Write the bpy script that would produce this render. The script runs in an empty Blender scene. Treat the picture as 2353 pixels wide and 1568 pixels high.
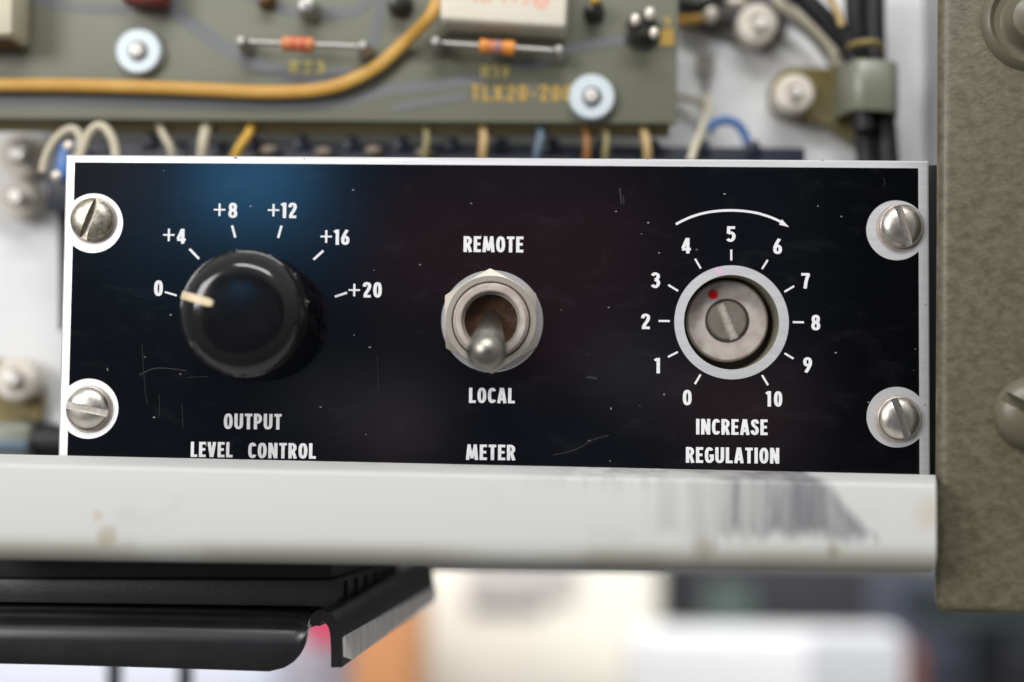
import bpy, bmesh, math, random
from mathutils import Vector, Matrix
R = math.radians
rnd = random.Random(7)
K = 0.001                      # all numbers below are millimetres; the scene is built in metres
sc = bpy.context.scene
COL = sc.collection

# ------------------------------------------------------------------ camera
FPX = 50 / 36 * 2353           # focal length in the pixels of a 2353 px wide view of the photograph
PITCH, YAW, ROLL = 4.94425920e-02, -1.65353029e-02, 9.92794521e-03
CX, CD, CZ = 7.15567512, 240.130977, -43.0972258
fw = Vector((math.sin(YAW) * math.cos(PITCH), math.cos(PITCH) * math.cos(YAW), math.sin(PITCH)))
r0 = fw.cross(Vector((0, 0, 1))).normalized()
u0 = r0.cross(fw)
RT = math.cos(ROLL) * r0 + math.sin(ROLL) * u0
UP = -math.sin(ROLL) * r0 + math.cos(ROLL) * u0
CAM = Vector((CX, -CD, CZ))
cam = bpy.data.cameras.new('camera')
camo = bpy.data.objects.new('camera', cam)
COL.objects.link(camo)
mw = Matrix((RT, UP, -fw)).transposed().to_4x4()
mw.translation = CAM * K
camo.matrix_world = mw
cam.lens = 50
cam.sensor_width = 36
cam.clip_start = 0.01
cam.clip_end = 60
cam.dof.use_dof = True
cam.dof.focus_distance = (CD - 1.5) * K
cam.dof.aperture_fstop = 3.7
cam.dof.aperture_blades = 9
sc.camera = camo


def ray(u, v):
    return fw + RT * ((u - 1176.5) / FPX) - UP * ((v - 784) / FPX)


def P(u, v, y=0.0):
    """point at depth y (mm behind the panel face) seen at view pixel u, v"""
    d = ray(u, v)
    p = CAM + d * ((y - CAM.y) / d.y)
    return Vector((p.x, y, p.z))


def S(px, y=0.0):
    return px * (CD + y) / FPX


# ------------------------------------------------------------------ world: room ambience with painted reflection patches
world = bpy.data.worlds.new('World')
sc.world = world
world.use_nodes = True
wt = world.node_tree
wt.nodes.clear()


class NT:
    def __init__(s, tree):
        s.t = tree

    def n(s, typ, **kw):
        o = s.t.nodes.new(typ)
        for k, v in kw.items():
            setattr(o, k, v)
        return o

    def lk(s, a, b):
        s.t.links.new(a, b)

    def val(s, sock, x):
        if hasattr(x, 'is_output'):
            s.lk(x, sock)
        else:
            sock.default_value = x

    def math(s, op, a, b=0.0, c=None, clamp=False):
        o = s.n('ShaderNodeMath', operation=op, use_clamp=clamp)
        s.val(o.inputs[0], a)
        s.val(o.inputs[1], b)
        if c is not None:
            s.val(o.inputs[2], c)
        return o.outputs[0]

    def step(s, x, a, b, lo=0.0, hi=1.0):
        o = s.n('ShaderNodeMapRange', interpolation_type='SMOOTHSTEP', clamp=True)
        s.val(o.inputs[0], x)
        o.inputs[1].default_value = a
        o.inputs[2].default_value = b
        o.inputs[3].default_value = lo
        o.inputs[4].default_value = hi
        return o.outputs[0]

    def mix(s, f, a, b, mode='MIX'):
        o = s.n('ShaderNodeMix', data_type='RGBA', blend_type=mode)
        s.val(o.inputs[0], f)
        s.val(o.inputs[6], a)
        s.val(o.inputs[7], b)
        return o.outputs[2]

    def noise(s, vec, scale, detail=3.0, rough=0.5, dist=0.0):
        o = s.n('ShaderNodeTexNoise')
        s.lk(vec, o.inputs['Vector'])
        o.inputs['Scale'].default_value = scale
        o.inputs['Detail'].default_value = detail
        o.inputs['Roughness'].default_value = rough
        o.inputs['Distortion'].default_value = dist
        return o.outputs['Fac']

    def mapping(s, vec, scale=(1, 1, 1), rot=(0, 0, 0)):
        o = s.n('ShaderNodeMapping')
        s.lk(vec, o.inputs['Vector'])
        o.inputs['Scale'].default_value = scale
        o.inputs['Rotation'].default_value = rot
        return o.outputs[0]

    def box(s, px, pz, x0, x1, z0, z1, e):
        a = s.math('MULTIPLY', s.step(px, x0 - e, x0 + e), s.step(px, x1 - e, x1 + e, 1, 0))
        b = s.math('MULTIPLY', s.step(pz, z0 - e, z0 + e), s.step(pz, z1 - e, z1 + e, 1, 0))
        return s.math('MULTIPLY', a, b)


def rgba(c, k=1.0):
    return (c[0] * k, c[1] * k, c[2] * k, 1)


def lin(r, g, b):
    f = lambda c: (c / 255 / 12.92) if c / 255 <= 0.04045 else ((c / 255 + 0.055) / 1.055) ** 2.4
    return (f(r), f(g), f(b))


w = NT(wt)
tc = w.n('ShaderNodeTexCoord')
sep = w.n('ShaderNodeSeparateXYZ')
w.lk(tc.outputs['Generated'], sep.inputs[0])
dx, dy, dz = sep.outputs
up_mask = w.step(dz, -0.15, 0.75)
base = w.mix(up_mask, rgba((0.42, 0.42, 0.43)), rgba((1.0, 1.0, 1.0)))
low = w.step(dz, -0.75, -0.1)
base = w.mix(low, rgba((0.30, 0.295, 0.285)), base)
# dark cone and colour patches painted into the world for the glossy panel's reflections
ny = w.math('MULTIPLY', dy, -1.0)
nyc = w.math('MAXIMUM', ny, 0.05)
qx = w.math('DIVIDE', dx, nyc)
qz = w.math('DIVIDE', dz, nyc)
room = rgba((0.045, 0.055, 0.085))


def refl(u, v):
    d = ray(u, v)
    return d.x / d.y, d.z / d.y


def patch(cur, ua, va, ub, vb, col, e, k=1.0):
    xa, za = refl(ua, vb)
    xb, zb = refl(ub, va)
    m = w.box(qx, qz, xa, xb, za, zb, e)
    if k != 1.0:
        m = w.math('MULTIPLY', m, k)
    return w.mix(m, cur, rgba(col))


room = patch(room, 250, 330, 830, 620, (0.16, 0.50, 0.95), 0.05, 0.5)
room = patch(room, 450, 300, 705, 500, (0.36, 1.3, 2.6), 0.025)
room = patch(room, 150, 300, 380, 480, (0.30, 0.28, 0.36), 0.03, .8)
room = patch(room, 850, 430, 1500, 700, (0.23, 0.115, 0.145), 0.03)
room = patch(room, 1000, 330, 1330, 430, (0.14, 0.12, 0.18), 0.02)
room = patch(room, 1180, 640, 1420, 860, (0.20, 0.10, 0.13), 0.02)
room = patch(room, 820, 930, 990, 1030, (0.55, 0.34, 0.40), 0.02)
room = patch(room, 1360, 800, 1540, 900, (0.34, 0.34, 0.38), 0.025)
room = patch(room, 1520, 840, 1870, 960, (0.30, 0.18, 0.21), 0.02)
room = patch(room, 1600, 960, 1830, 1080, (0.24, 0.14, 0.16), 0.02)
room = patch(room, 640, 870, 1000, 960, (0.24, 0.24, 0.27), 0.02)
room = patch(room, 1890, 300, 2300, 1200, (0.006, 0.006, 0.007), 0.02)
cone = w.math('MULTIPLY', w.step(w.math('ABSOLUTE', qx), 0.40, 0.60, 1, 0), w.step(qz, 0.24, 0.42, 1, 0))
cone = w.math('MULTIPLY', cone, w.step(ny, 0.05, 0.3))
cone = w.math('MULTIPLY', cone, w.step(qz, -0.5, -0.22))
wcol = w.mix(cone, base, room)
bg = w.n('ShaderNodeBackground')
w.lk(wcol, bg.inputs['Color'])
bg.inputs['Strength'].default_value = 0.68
wo = w.n('ShaderNodeOutputWorld')
w.lk(bg.outputs[0], wo.inputs['Surface'])


def area(name, loc, target, sx, sy, power, col=(1, 1, 1)):
    l = bpy.data.lights.new(name, 'AREA')
    l.shape = 'RECTANGLE'
    l.size = sx * K
    l.size_y = sy * K
    l.energy = power
    l.color = col
    o = bpy.data.objects.new(name, l)
    COL.objects.link(o)
    o.location = Vector(loc) * K
    o.rotation_euler = (Vector(target) - Vector(loc)).to_track_quat('-Z', 'Y').to_euler()
    return o


area('window_light', (-610, -800, 240), (0, 0, -20), 360, 330, 5.4, (1.0, 0.99, 0.975))
area('ceiling_light', (-10, -540, 540), (0, 0, -30), 460, 60, 3.8, (1.0, 1.0, 1.0))
area('background_fill', (60, 95, 70), (60, 290, -150), 420, 70, 0.72, (1.0, 1.0, 1.0))  # unseen lamp added behind the chassis to brighten the background boxes

sc.view_settings.view_transform = 'Standard'
sc.view_settings.look = 'None'
sc.view_settings.exposure = 0.0
sc.view_settings.gamma = 1.0
sc.view_settings.use_curve_mapping = False
sc.cycles.use_denoising = True
sc.cycles.max_bounces = 8
sc.render.film_transparent = False


# ------------------------------------------------------------------ materials
def mat(name, col, rough=0.5, metal=0.0, var=None, vscale=120.0, vamt=0.3, bump=0.0, bscale=800.0, spec=None,
        trans=0.0, aniso=None, stretch=(1, 1, 1), coat=0.0, rvar=0.0, ior=None):
    m = bpy.data.materials.new(name)
    m.use_nodes = True
    t = NT(m.node_tree)
    b = m.node_tree.nodes['Principled BSDF']
    b.inputs['Base Color'].default_value = rgba(col)
    b.inputs['Roughness'].default_value = rough
    b.inputs['Metallic'].default_value = metal
    if spec is not None:
        b.inputs['Specular IOR Level'].default_value = spec
    if ior is not None:
        b.inputs['IOR'].default_value = ior
    b.inputs['Transmission Weight'].default_value = trans
    b.inputs['Coat Weight'].default_value = coat
    tcn = t.n('ShaderNodeTexCoord')
    vec = t.mapping(tcn.outputs['Object'], stretch)
    if var is not None:
        f = t.noise(vec, vscale, 4, 0.6)
        f = t.step(f, 0.5 - 0.25, 0.5 + 0.25)
        f = t.math('MULTIPLY', f, vamt)
        t.lk(t.mix(f, rgba(col), rgba(var)), b.inputs['Base Color'])
    if rvar:
        f = t.noise(vec, vscale * 1.7, 3, 0.6)
        t.lk(t.math('MULTIPLY_ADD', f, rvar, rough - rvar / 2), b.inputs['Roughness'])
    if bump:
        f = t.noise(vec, bscale, 3, 0.55)
        bn = t.n('ShaderNodeBump')
        bn.inputs['Strength'].default_value = bump
        bn.inputs['Distance'].default_value = 0.0003
        t.lk(f, bn.inputs['Height'])
        t.lk(bn.outputs[0], b.inputs['Normal'])
    return m


M = {}
M['alu'] = mat('brushed_aluminium', (0.88, 0.88, 0.885), 0.44, 0.82, var=(0.74, 0.74, 0.745), vscale=900, vamt=0.55,
               bump=0.10, bscale=1200, stretch=(0.05, 1, 1))
M['white_ink'] = mat('white_legend_ink', lin(232, 232, 234), 0.55, var=lin(205, 204, 204), vscale=900, vamt=0.5)
M['knob'] = mat('black_bakelite', (0.005, 0.005, 0.0055), 0.13, spec=0.45, var=(0.009, 0.009, 0.010), vscale=200, vamt=0.5,
                rvar=0.12, bump=0.02, bscale=500)
M['pointer'] = mat('aged_cream_paint', lin(226, 210, 176), 0.45, var=lin(190, 158, 112), vscale=500, vamt=0.4)
M['nickel'] = mat('nickel_plate', (0.66, 0.62, 0.56), 0.33, 1.0, var=(0.42, 0.38, 0.32), vscale=700, vamt=0.5, rvar=0.18,
                  bump=0.05, bscale=900)
M['nickel_old'] = mat('tarnished_nickel', (0.60, 0.56, 0.51), 0.42, 0.35, var=(0.42, 0.33, 0.30), vscale=330, vamt=0.95,
                      rvar=0.2, bump=0.06, bscale=1200)
M['nickel_satin'] = mat('satin_nickel', (0.44, 0.405, 0.35), 0.44, 0.85, var=(0.45, 0.42, 0.36), vscale=600, vamt=0.5, bump=0.04, bscale=1500)
M['lever'] = mat('dull_lever_metal', (0.31, 0.295, 0.265), 0.34, 1.0, var=(0.30, 0.28, 0.24), vscale=500, vamt=0.5, bump=0.03, bscale=1500)
M['brown'] = mat('brown_phenolic', lin(72, 46, 27), 0.4, spec=0.3, var=lin(44, 28, 17), vscale=600, vamt=0.7, bump=0.25, bscale=1500)
M['well'] = mat('dark_olive_well', lin(128, 124, 106), 0.5)
M['litslot'] = mat('lit_scored_slot_floor', (0.55, 0.52, 0.47), 0.45, 0.4, var=(0.3, 0.27, 0.22), vscale=1500, vamt=0.8, bump=0.3, bscale=2500)
M['nickdirt'] = mat('edge_grime', lin(96, 88, 74), 0.7)
M['dirt'] = mat('dark_groove', (0.02, 0.018, 0.014), 0.8)
M['red'] = mat('red_enamel', lin(205, 16, 22), 0.22)
M['lilac'] = mat('lilac_ink_stain', lin(205, 180, 198), 0.5)
M['washer'] = mat('bright_zinc', (0.64, 0.71, 0.74), 0.45, 0.2, var=(0.56, 0.64, 0.68), vscale=300, vamt=0.4)
M['stud'] = mat('stud_metal', (0.72, 0.69, 0.65), 0.4, 0.35, var=(0.5, 0.46, 0.42), vscale=400, vamt=0.4)
M['nylon'] = mat('warm_grey_nylon', lin(222, 214, 201), 0.45, var=lin(206, 197, 181), vscale=200, vamt=0.5)
M['wall'] = mat('white_chassis_paint', lin(228, 228, 228), 0.5, var=lin(215, 215, 216), vscale=40, vamt=0.6)
M['flange'] = mat('grey_chassis_side', lin(165, 165, 166), 0.6, var=lin(150, 150, 150), vscale=60, vamt=0.5)
M['pcb'] = mat('olive_board', lin(120, 121, 105), 0.5, var=lin(108, 109, 91), vscale=28, vamt=0.8)
M['pcbedge'] = mat('brown_board_edge', lin(132, 120, 84), 0.6, var=lin(108, 96, 66), vscale=60, vamt=0.7)
M['trace'] = mat('slate_trace', lin(112, 114, 116), 0.5, var=lin(100, 102, 102), vscale=60, vamt=0.6)
M['gold'] = mat('gold_board_ink', lin(196, 158, 70), 0.5)
M['paleyellow'] = mat('pale_yellow_board_ink', lin(196, 182, 100), 0.5)
M['amber'] = mat('amber_wire_sleeve', lin(184, 132, 46), 0.45, var=lin(208, 166, 84), vscale=45, vamt=0.9)
M['cap'] = mat('cream_capacitor', lin(226, 220, 205), 0.45, var=lin(214, 205, 180), vscale=40, vamt=0.6)
M['capink'] = mat('red_capacitor_ink', lin(226, 178, 160), 0.5)
M['resbody'] = mat('tan_resistor', lin(206, 128, 78), 0.4)
M['resorange'] = mat('orange_band', lin(226, 146, 52), 0.4)
M['resred'] = mat('red_band', lin(200, 92, 66), 0.4)
M['resviolet'] = mat('violet_band', lin(160, 118, 128), 0.4)
M['tin'] = mat('tinned_lead', (0.38, 0.37, 0.35), 0.42, 0.7)
M['dark'] = mat('dark_metal', (0.06, 0.058, 0.055), 0.35, 0.6)
M['redcomp'] = mat('dark_red_component', lin(120, 40, 32), 0.4)
M['beige'] = mat('beige_component', lin(212, 205, 180), 0.5, var=lin(196, 186, 158), vscale=60, vamt=0.5)
M['browncomp'] = mat('brown_component', lin(110, 78, 48), 0.5)
M['strip'] = mat('navy_phenolic', lin(25, 32, 50), 0.4, var=lin(18, 22, 34), vscale=90, vamt=0.6)
M['solder'] = mat('solder_glint_blob', (0.75, 0.68, 0.58), 0.4, 0.5)
M['stripscrew'] = mat('dull_terminal_screw', lin(120, 108, 92), 0.45, 0.4)
M['creamwire'] = mat('cream_wire', lin(205, 198, 178), 0.5, var=lin(188, 176, 146), vscale=70, vamt=0.7)
M['tanwire'] = mat('tan_wire', lin(188, 160, 110), 0.5)
M['yellowwire'] = mat('yellow_wire', lin(214, 168, 62), 0.45)
M['olivewire'] = mat('olive_wire', lin(140, 130, 92), 0.5)
M['bluewire'] = mat('blue_wire', lin(48, 98, 158), 0.45)
M['palebluewire'] = mat('pale_blue_wire', lin(94, 112, 128), 0.5)
M['orangewire'] = mat('orange_wire', lin(150, 104, 60), 0.5)
M['blue'] = mat('blue_terminal', lin(34, 104, 182), 0.35, var=lin(24, 76, 138), vscale=120, vamt=0.5)
M['cable'] = mat('black_cable_jacket', (0.009, 0.009, 0.010), 0.48, spec=0.35, var=(0.022, 0.022, 0.024), vscale=100, vamt=0.6)
M['lug'] = mat('dark_lug', lin(78, 76, 74), 0.5, 0.3)
M['rail'] = mat('worn_white_rail', lin(226, 226, 224), 0.45)
M['black'] = mat('satin_black_steel', (0.008, 0.008, 0.0085), 0.30, spec=0.5, var=(0.018, 0.018, 0.019), vscale=120, vamt=0.6, rvar=0.1)
M['blackplastic'] = mat('black_grained_plastic', (0.020, 0.020, 0.021), 0.5, var=(0.03, 0.03, 0.032), vscale=160, vamt=0.6, bump=0.2, bscale=1500)
M['blackdeep'] = mat('deep_black_plastic', (0.008, 0.008, 0.009), 0.5)
M['edge_reflection'] = mat('scraped_edge_reflection', (0.92, 0.90, 0.86), 0.45, 0.05, var=(0.55, 0.53, 0.50), vscale=700, vamt=0.6, stretch=(1, 1, 0.08))
M['b_cream'] = mat('cream_cabinet_paint', lin(236, 232, 218), 0.5)
M['b_greyrecess'] = mat('grey_recess', lin(118, 114, 118), 0.6)
M['b_doortop'] = mat('grey_door_panel', lin(188, 184, 180), 0.6)
M['b_white'] = mat('white_case_plastic', lin(245, 245, 246), 0.4)
M['b_lightgrey'] = mat('light_grey_case', lin(205, 206, 210), 0.4)
M['b_char'] = mat('charcoal_case', lin(52, 52, 56), 0.5, var=lin(64, 62, 66), vscale=20, vamt=0.6)
M['b_green'] = mat('green_grey_label', lin(84, 100, 94), 0.5)
M['b_blue'] = mat('blue_grey_cabinet', lin(98, 102, 118), 0.5)
M['b_orange'] = mat('orange_cardboard', lin(214, 150, 100), 0.6)
M['b_pink'] = mat('pink_card', lin(222, 84, 116), 0.5)
M['b_lilac'] = mat('lilac_grey_box', lin(188, 188, 202), 0.5)
M['b_pale'] = mat('pale_blue_board', lin(226, 230, 242), 0.5)
M['b_post'] = mat('black_post', (0.015, 0.018, 0.022), 0.4)
M['b_rust'] = mat('rust_brown_card', lin(150, 96, 80), 0.6)
M['b_darkgreen'] = mat('dark_green_case', lin(38, 50, 48), 0.5)
M['b_black'] = mat('black_case', lin(28, 30, 33), 0.5)
M['roomwall'] = mat('room_wall', lin(120, 122, 130), 0.8)


def coating_mat():
    m = bpy.data.materials.new('glossy_black_anodising')
    m.use_nodes = True
    t = NT(m.node_tree)
    b = m.node_tree.nodes['Principled BSDF']
    tcn = t.n('ShaderNodeTexCoord')
    vec = tcn.outputs['Object']
    # settled dust: small pale specks of random size, denser where a slow noise says so
    dens = t.noise(vec, 22, 2)
    col = rgba((0.0025, 0.0028, 0.0035))
    out = col
    for sca, rad, thr in ((330, 0.045, 0.55), (620, 0.08, 0.55), (110, 0.017, 0.42)):
        vo = t.n('ShaderNodeTexVoronoi', feature='F1')
        t.lk(t.mapping(vec, (1, 0.001, 0.5) if sca == 330 else ((0.6, 0.001, 1) if sca == 620 else (1, 0.001, 1)), (0, R(sca), 0)), vo.inputs['Vector'])
        vo.inputs['Scale'].default_value = sca
        sp = t.n('ShaderNodeSeparateColor')
        t.lk(vo.outputs['Color'], sp.inputs[0])
        pick = t.math('GREATER_THAN', t.math('ADD', sp.outputs[0], t.math('MULTIPLY', t.math('SUBTRACT', dens, 0.5), 0.5)), thr)
        size = t.math('MULTIPLY', t.math('POWER', sp.outputs[1], 2.2), rad)
        dot = t.math('LESS_THAN', vo.outputs['Distance'], size)
        f = t.math('MULTIPLY', t.math('MULTIPLY', pick, dot), t.math('MULTIPLY_ADD', sp.outputs[2], 0.5, 0.12))
        out = t.mix(f, out, rgba((0.5, 0.5, 0.5)))
    # a faint greasy film of wiping marks, visible as a slight haze
    film = t.noise(t.mapping(vec, (1.0, 1, 2.2), (0, 0.5, 0)), 110, 6, 0.7, 0.6)
    film = t.math('MULTIPLY', t.step(film, 0.50, 0.85), 0.028)
    out = t.mix(film, out, rgba((0.30, 0.30, 0.33)))
    t.lk(out, b.inputs['Base Color'])
    b.inputs['IOR'].default_value = 1.9
    r = t.noise(t.mapping(vec, (1.0, 1, 2.2), (0, 0.5, 0)), 60, 5, 0.65)
    t.lk(t.math('MULTIPLY_ADD', r, 0.10, 0.02), b.inputs['Roughness'])
    return m


M['coat'] = coating_mat()


def olive_mat():
    m = bpy.data.materials.new('olive_wrinkle_paint')
    m.use_nodes = True
    t = NT(m.node_tree)
    b = m.node_tree.nodes['Principled BSDF']
    tcn = t.n('ShaderNodeTexCoord')
    vec = t.mapping(tcn.outputs['Object'], (1.0, 1, 1.5), (0, R(35), 0))
    n1 = t.noise(vec, 620, 5, 0.6, 0.6)
    n2 = t.noise(vec, 380, 5, 0.65)
    c = t.mix(t.step(n2, 0.32, 0.68), rgba(lin(80, 74, 54)), rgba(lin(104, 98, 78)))
    c = t.mix(t.math('MULTIPLY', t.step(n1, 0.45, 0.75), 0.35), c, rgba(lin(122, 120, 102)))
    t.lk(c, b.inputs['Base Color'])
    b.inputs['Roughness'].default_value = 0.42
    bn = t.n('ShaderNodeBump')
    bn.inputs['Strength'].default_value = 0.4
    bn.inputs['Distance'].default_value = 0.0002
    t.lk(t.math('ADD', n1, t.math('MULTIPLY', t.noise(vec, 1300, 3), 0.5)), bn.inputs['Height'])
    t.lk(bn.outputs[0], b.inputs['Normal'])
    return m


M['olive'] = olive_mat()


def rail_mat():
    """white paint, worn through to grey metal in one streaky trapezoid, with a few rusty stains"""
    m = bpy.data.materials.new('worn_white_paint')
    m.use_nodes = True
    t = NT(m.node_tree)
    b = m.node_tree.nodes['Principled BSDF']
    tcn = t.n('ShaderNodeTexCoord')
    sp = t.n('ShaderNodeSeparateXYZ')
    t.lk(tcn.outputs['Object'], sp.inputs[0])
    x, y, z = sp.outputs
    yf = -16.0
    xl, xr = P(1480, 1160, yf).x * K, P(2030, 1160, yf).x * K
    zt, zb = P(1750, 1082, yf).z * K, P(1750, 1246, yf).z * K
    hgt = zt - zb
    streak = t.noise(t.mapping(tcn.outputs['Object'], (1, 1, 0.05)), 190, 5, 0.6)
    fine = t.noise(t.mapping(tcn.outputs['Object'], (1, 1, 0.25)), 420, 4, 0.6)
    h01 = t.math('DIVIDE', t.math('SUBTRACT', zt, z), hgt)              # 0 at the top, 1 at the bottom
    right = t.math('SUBTRACT', x, t.math('MULTIPLY_ADD', h01, 0.0098, xr - 0.0105))
    mr = t.step(t.math('ADD', right, t.math('MULTIPLY', t.math('SUBTRACT', fine, 0.5), 0.003)), -0.0016, 0.0016, 1, 0)
    ml = t.step(t.math('ADD', x, t.math('MULTIPLY', t.math('SUBTRACT', streak, 0.5), 0.03)), xl - 0.004, xl + 0.026)
    edge = t.math('ADD', h01, t.math('MULTIPLY', t.math('SUBTRACT', fine, 0.5), 0.35))
    mb = t.step(t.math('ADD', edge, t.math('MULTIPLY', t.math('SUBTRACT', streak, 0.5), 0.5)), 0.78, 1.06, 1, 0)
    k = t.step(t.math('ADD', t.math('MULTIPLY', streak, 0.9), t.math('MULTIPLY', fine, 0.35)), 0.38, 0.80, 0.5, 1.0)
    wear = t.math('MULTIPLY', t.math('MULTIPLY', mr, ml), t.math('MULTIPLY', mb, k))
    # a thinner run of scuffs to the left of it, only along the upper edge
    xl2 = P(1080, 1160, yf).x * K
    m2 = t.math('MULTIPLY', t.step(x, xl2, xl2 + 0.03), t.step(x, xr - 0.02, xr - 0.006, 1, 0))
    m2 = t.math('MULTIPLY', m2, t.step(t.math('ADD', h01, t.math('MULTIPLY', t.math('SUBTRACT', streak, 0.5), 1.6)), 0.05, 0.5, 1, 0))
    m2 = t.math('MULTIPLY', t.math('MULTIPLY', m2, t.step(streak, 0.44, 0.64)), 0.75)
    wear = t.math('MAXIMUM', wear, m2)
    spots = t.noise(tcn.outputs['Object'], 75, 3, 0.5)
    c = t.mix(t.math('MULTIPLY', t.step(spots, 0.60, 0.78), 0.30), rgba(lin(203, 203, 201)), rgba(lin(166, 166, 168)))
    big = t.noise(tcn.outputs['Object'], 18, 3, 0.5)
    c = t.mix(t.math('MULTIPLY', t.step(big, 0.45, 0.7), 0.25), c, rgba(lin(198, 195, 184)))
    c = t.mix(t.math('MULTIPLY', wear, 0.9), c, rgba(lin(112, 111, 115)))

    def stain(c, u, v, rx, col, amt):
        p = P(u, v, yf) * K
        ax = t.math('DIVIDE', t.math('SUBTRACT', x, p.x), rx * K)
        az = t.math('DIVIDE', t.math('SUBTRACT', z, p.z), rx * 1.15 * K)
        d = t.math('SQRT', t.math('ADD', t.math('MULTIPLY', ax, ax), t.math('MULTIPLY', az, az)))
        d = t.math('ADD', d, t.math('MULTIPLY', t.math('SUBTRACT', fine, 0.5), 0.9))
        return t.mix(t.math('MULTIPLY', t.step(d, 0.2, 1.1, 1, 0), amt), c, rgba(col))
    c = stain(c, 225, 1185, 1.2, lin(186, 172, 146), 0.5)
    c = stain(c, 245, 1236, 2.2, lin(160, 146, 108), 0.55)
    c = stain(c, 2140, 1180, 3.2, lin(196, 184, 160), 0.6)
    c = stain(c, 1620, 1262, 2.6, lin(126, 122, 92), 0.55)
    c = stain(c, 1915, 1268, 1.6, lin(120, 116, 88), 0.55)
    low_noise = t.noise(t.mapping(tcn.outputs['Object'], (1, 1, 1)), 45, 4)
    low_mask = t.math('MULTIPLY', t.step(h01, 0.96, 1.22), t.step(low_noise, 0.15, 0.6))
    c = t.mix(t.math('MULTIPLY', low_mask, 0.6), c, rgba(lin(128, 124, 100)))  # greyer olive tone towards the rounded bottom, broken by noise
    t.lk(c, b.inputs['Base Color'])
    t.lk(t.math('MULTIPLY', wear, 0.35), b.inputs['Metallic'])
    b.inputs['Roughness'].default_value = 0.62
    b.inputs['Specular IOR Level'].default_value = 0.3
    return m


M['railpaint'] = rail_mat()


# ------------------------------------------------------------------ mesh helpers
def tag(o, label=None, cat=None, group=None, kind=None):
    if label: o['label'] = label
    if cat: o['category'] = cat
    if group: o['group'] = group
    if kind: o['kind'] = kind
    return o


def thing(name, at, label, cat, group=None):
    o = bpy.data.objects.new(name, None)
    COL.objects.link(o)
    o.location = Vector(at) * K
    o.empty_display_size = 0.005
    return tag(o, label, cat, group)


def origin_of(o):
    p = Vector((0, 0, 0))
    while o is not None:
        p = p + Vector(o.location)
        o = o.parent
    return p


def link_mesh(name, me, m, parent=None, label=None):
    o = bpy.data.objects.new(name, me)
    COL.objects.link(o)
    me.materials.clear()
    me.materials.append(m)
    o.parent = parent
    if label: o['label'] = label
    return o


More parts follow.
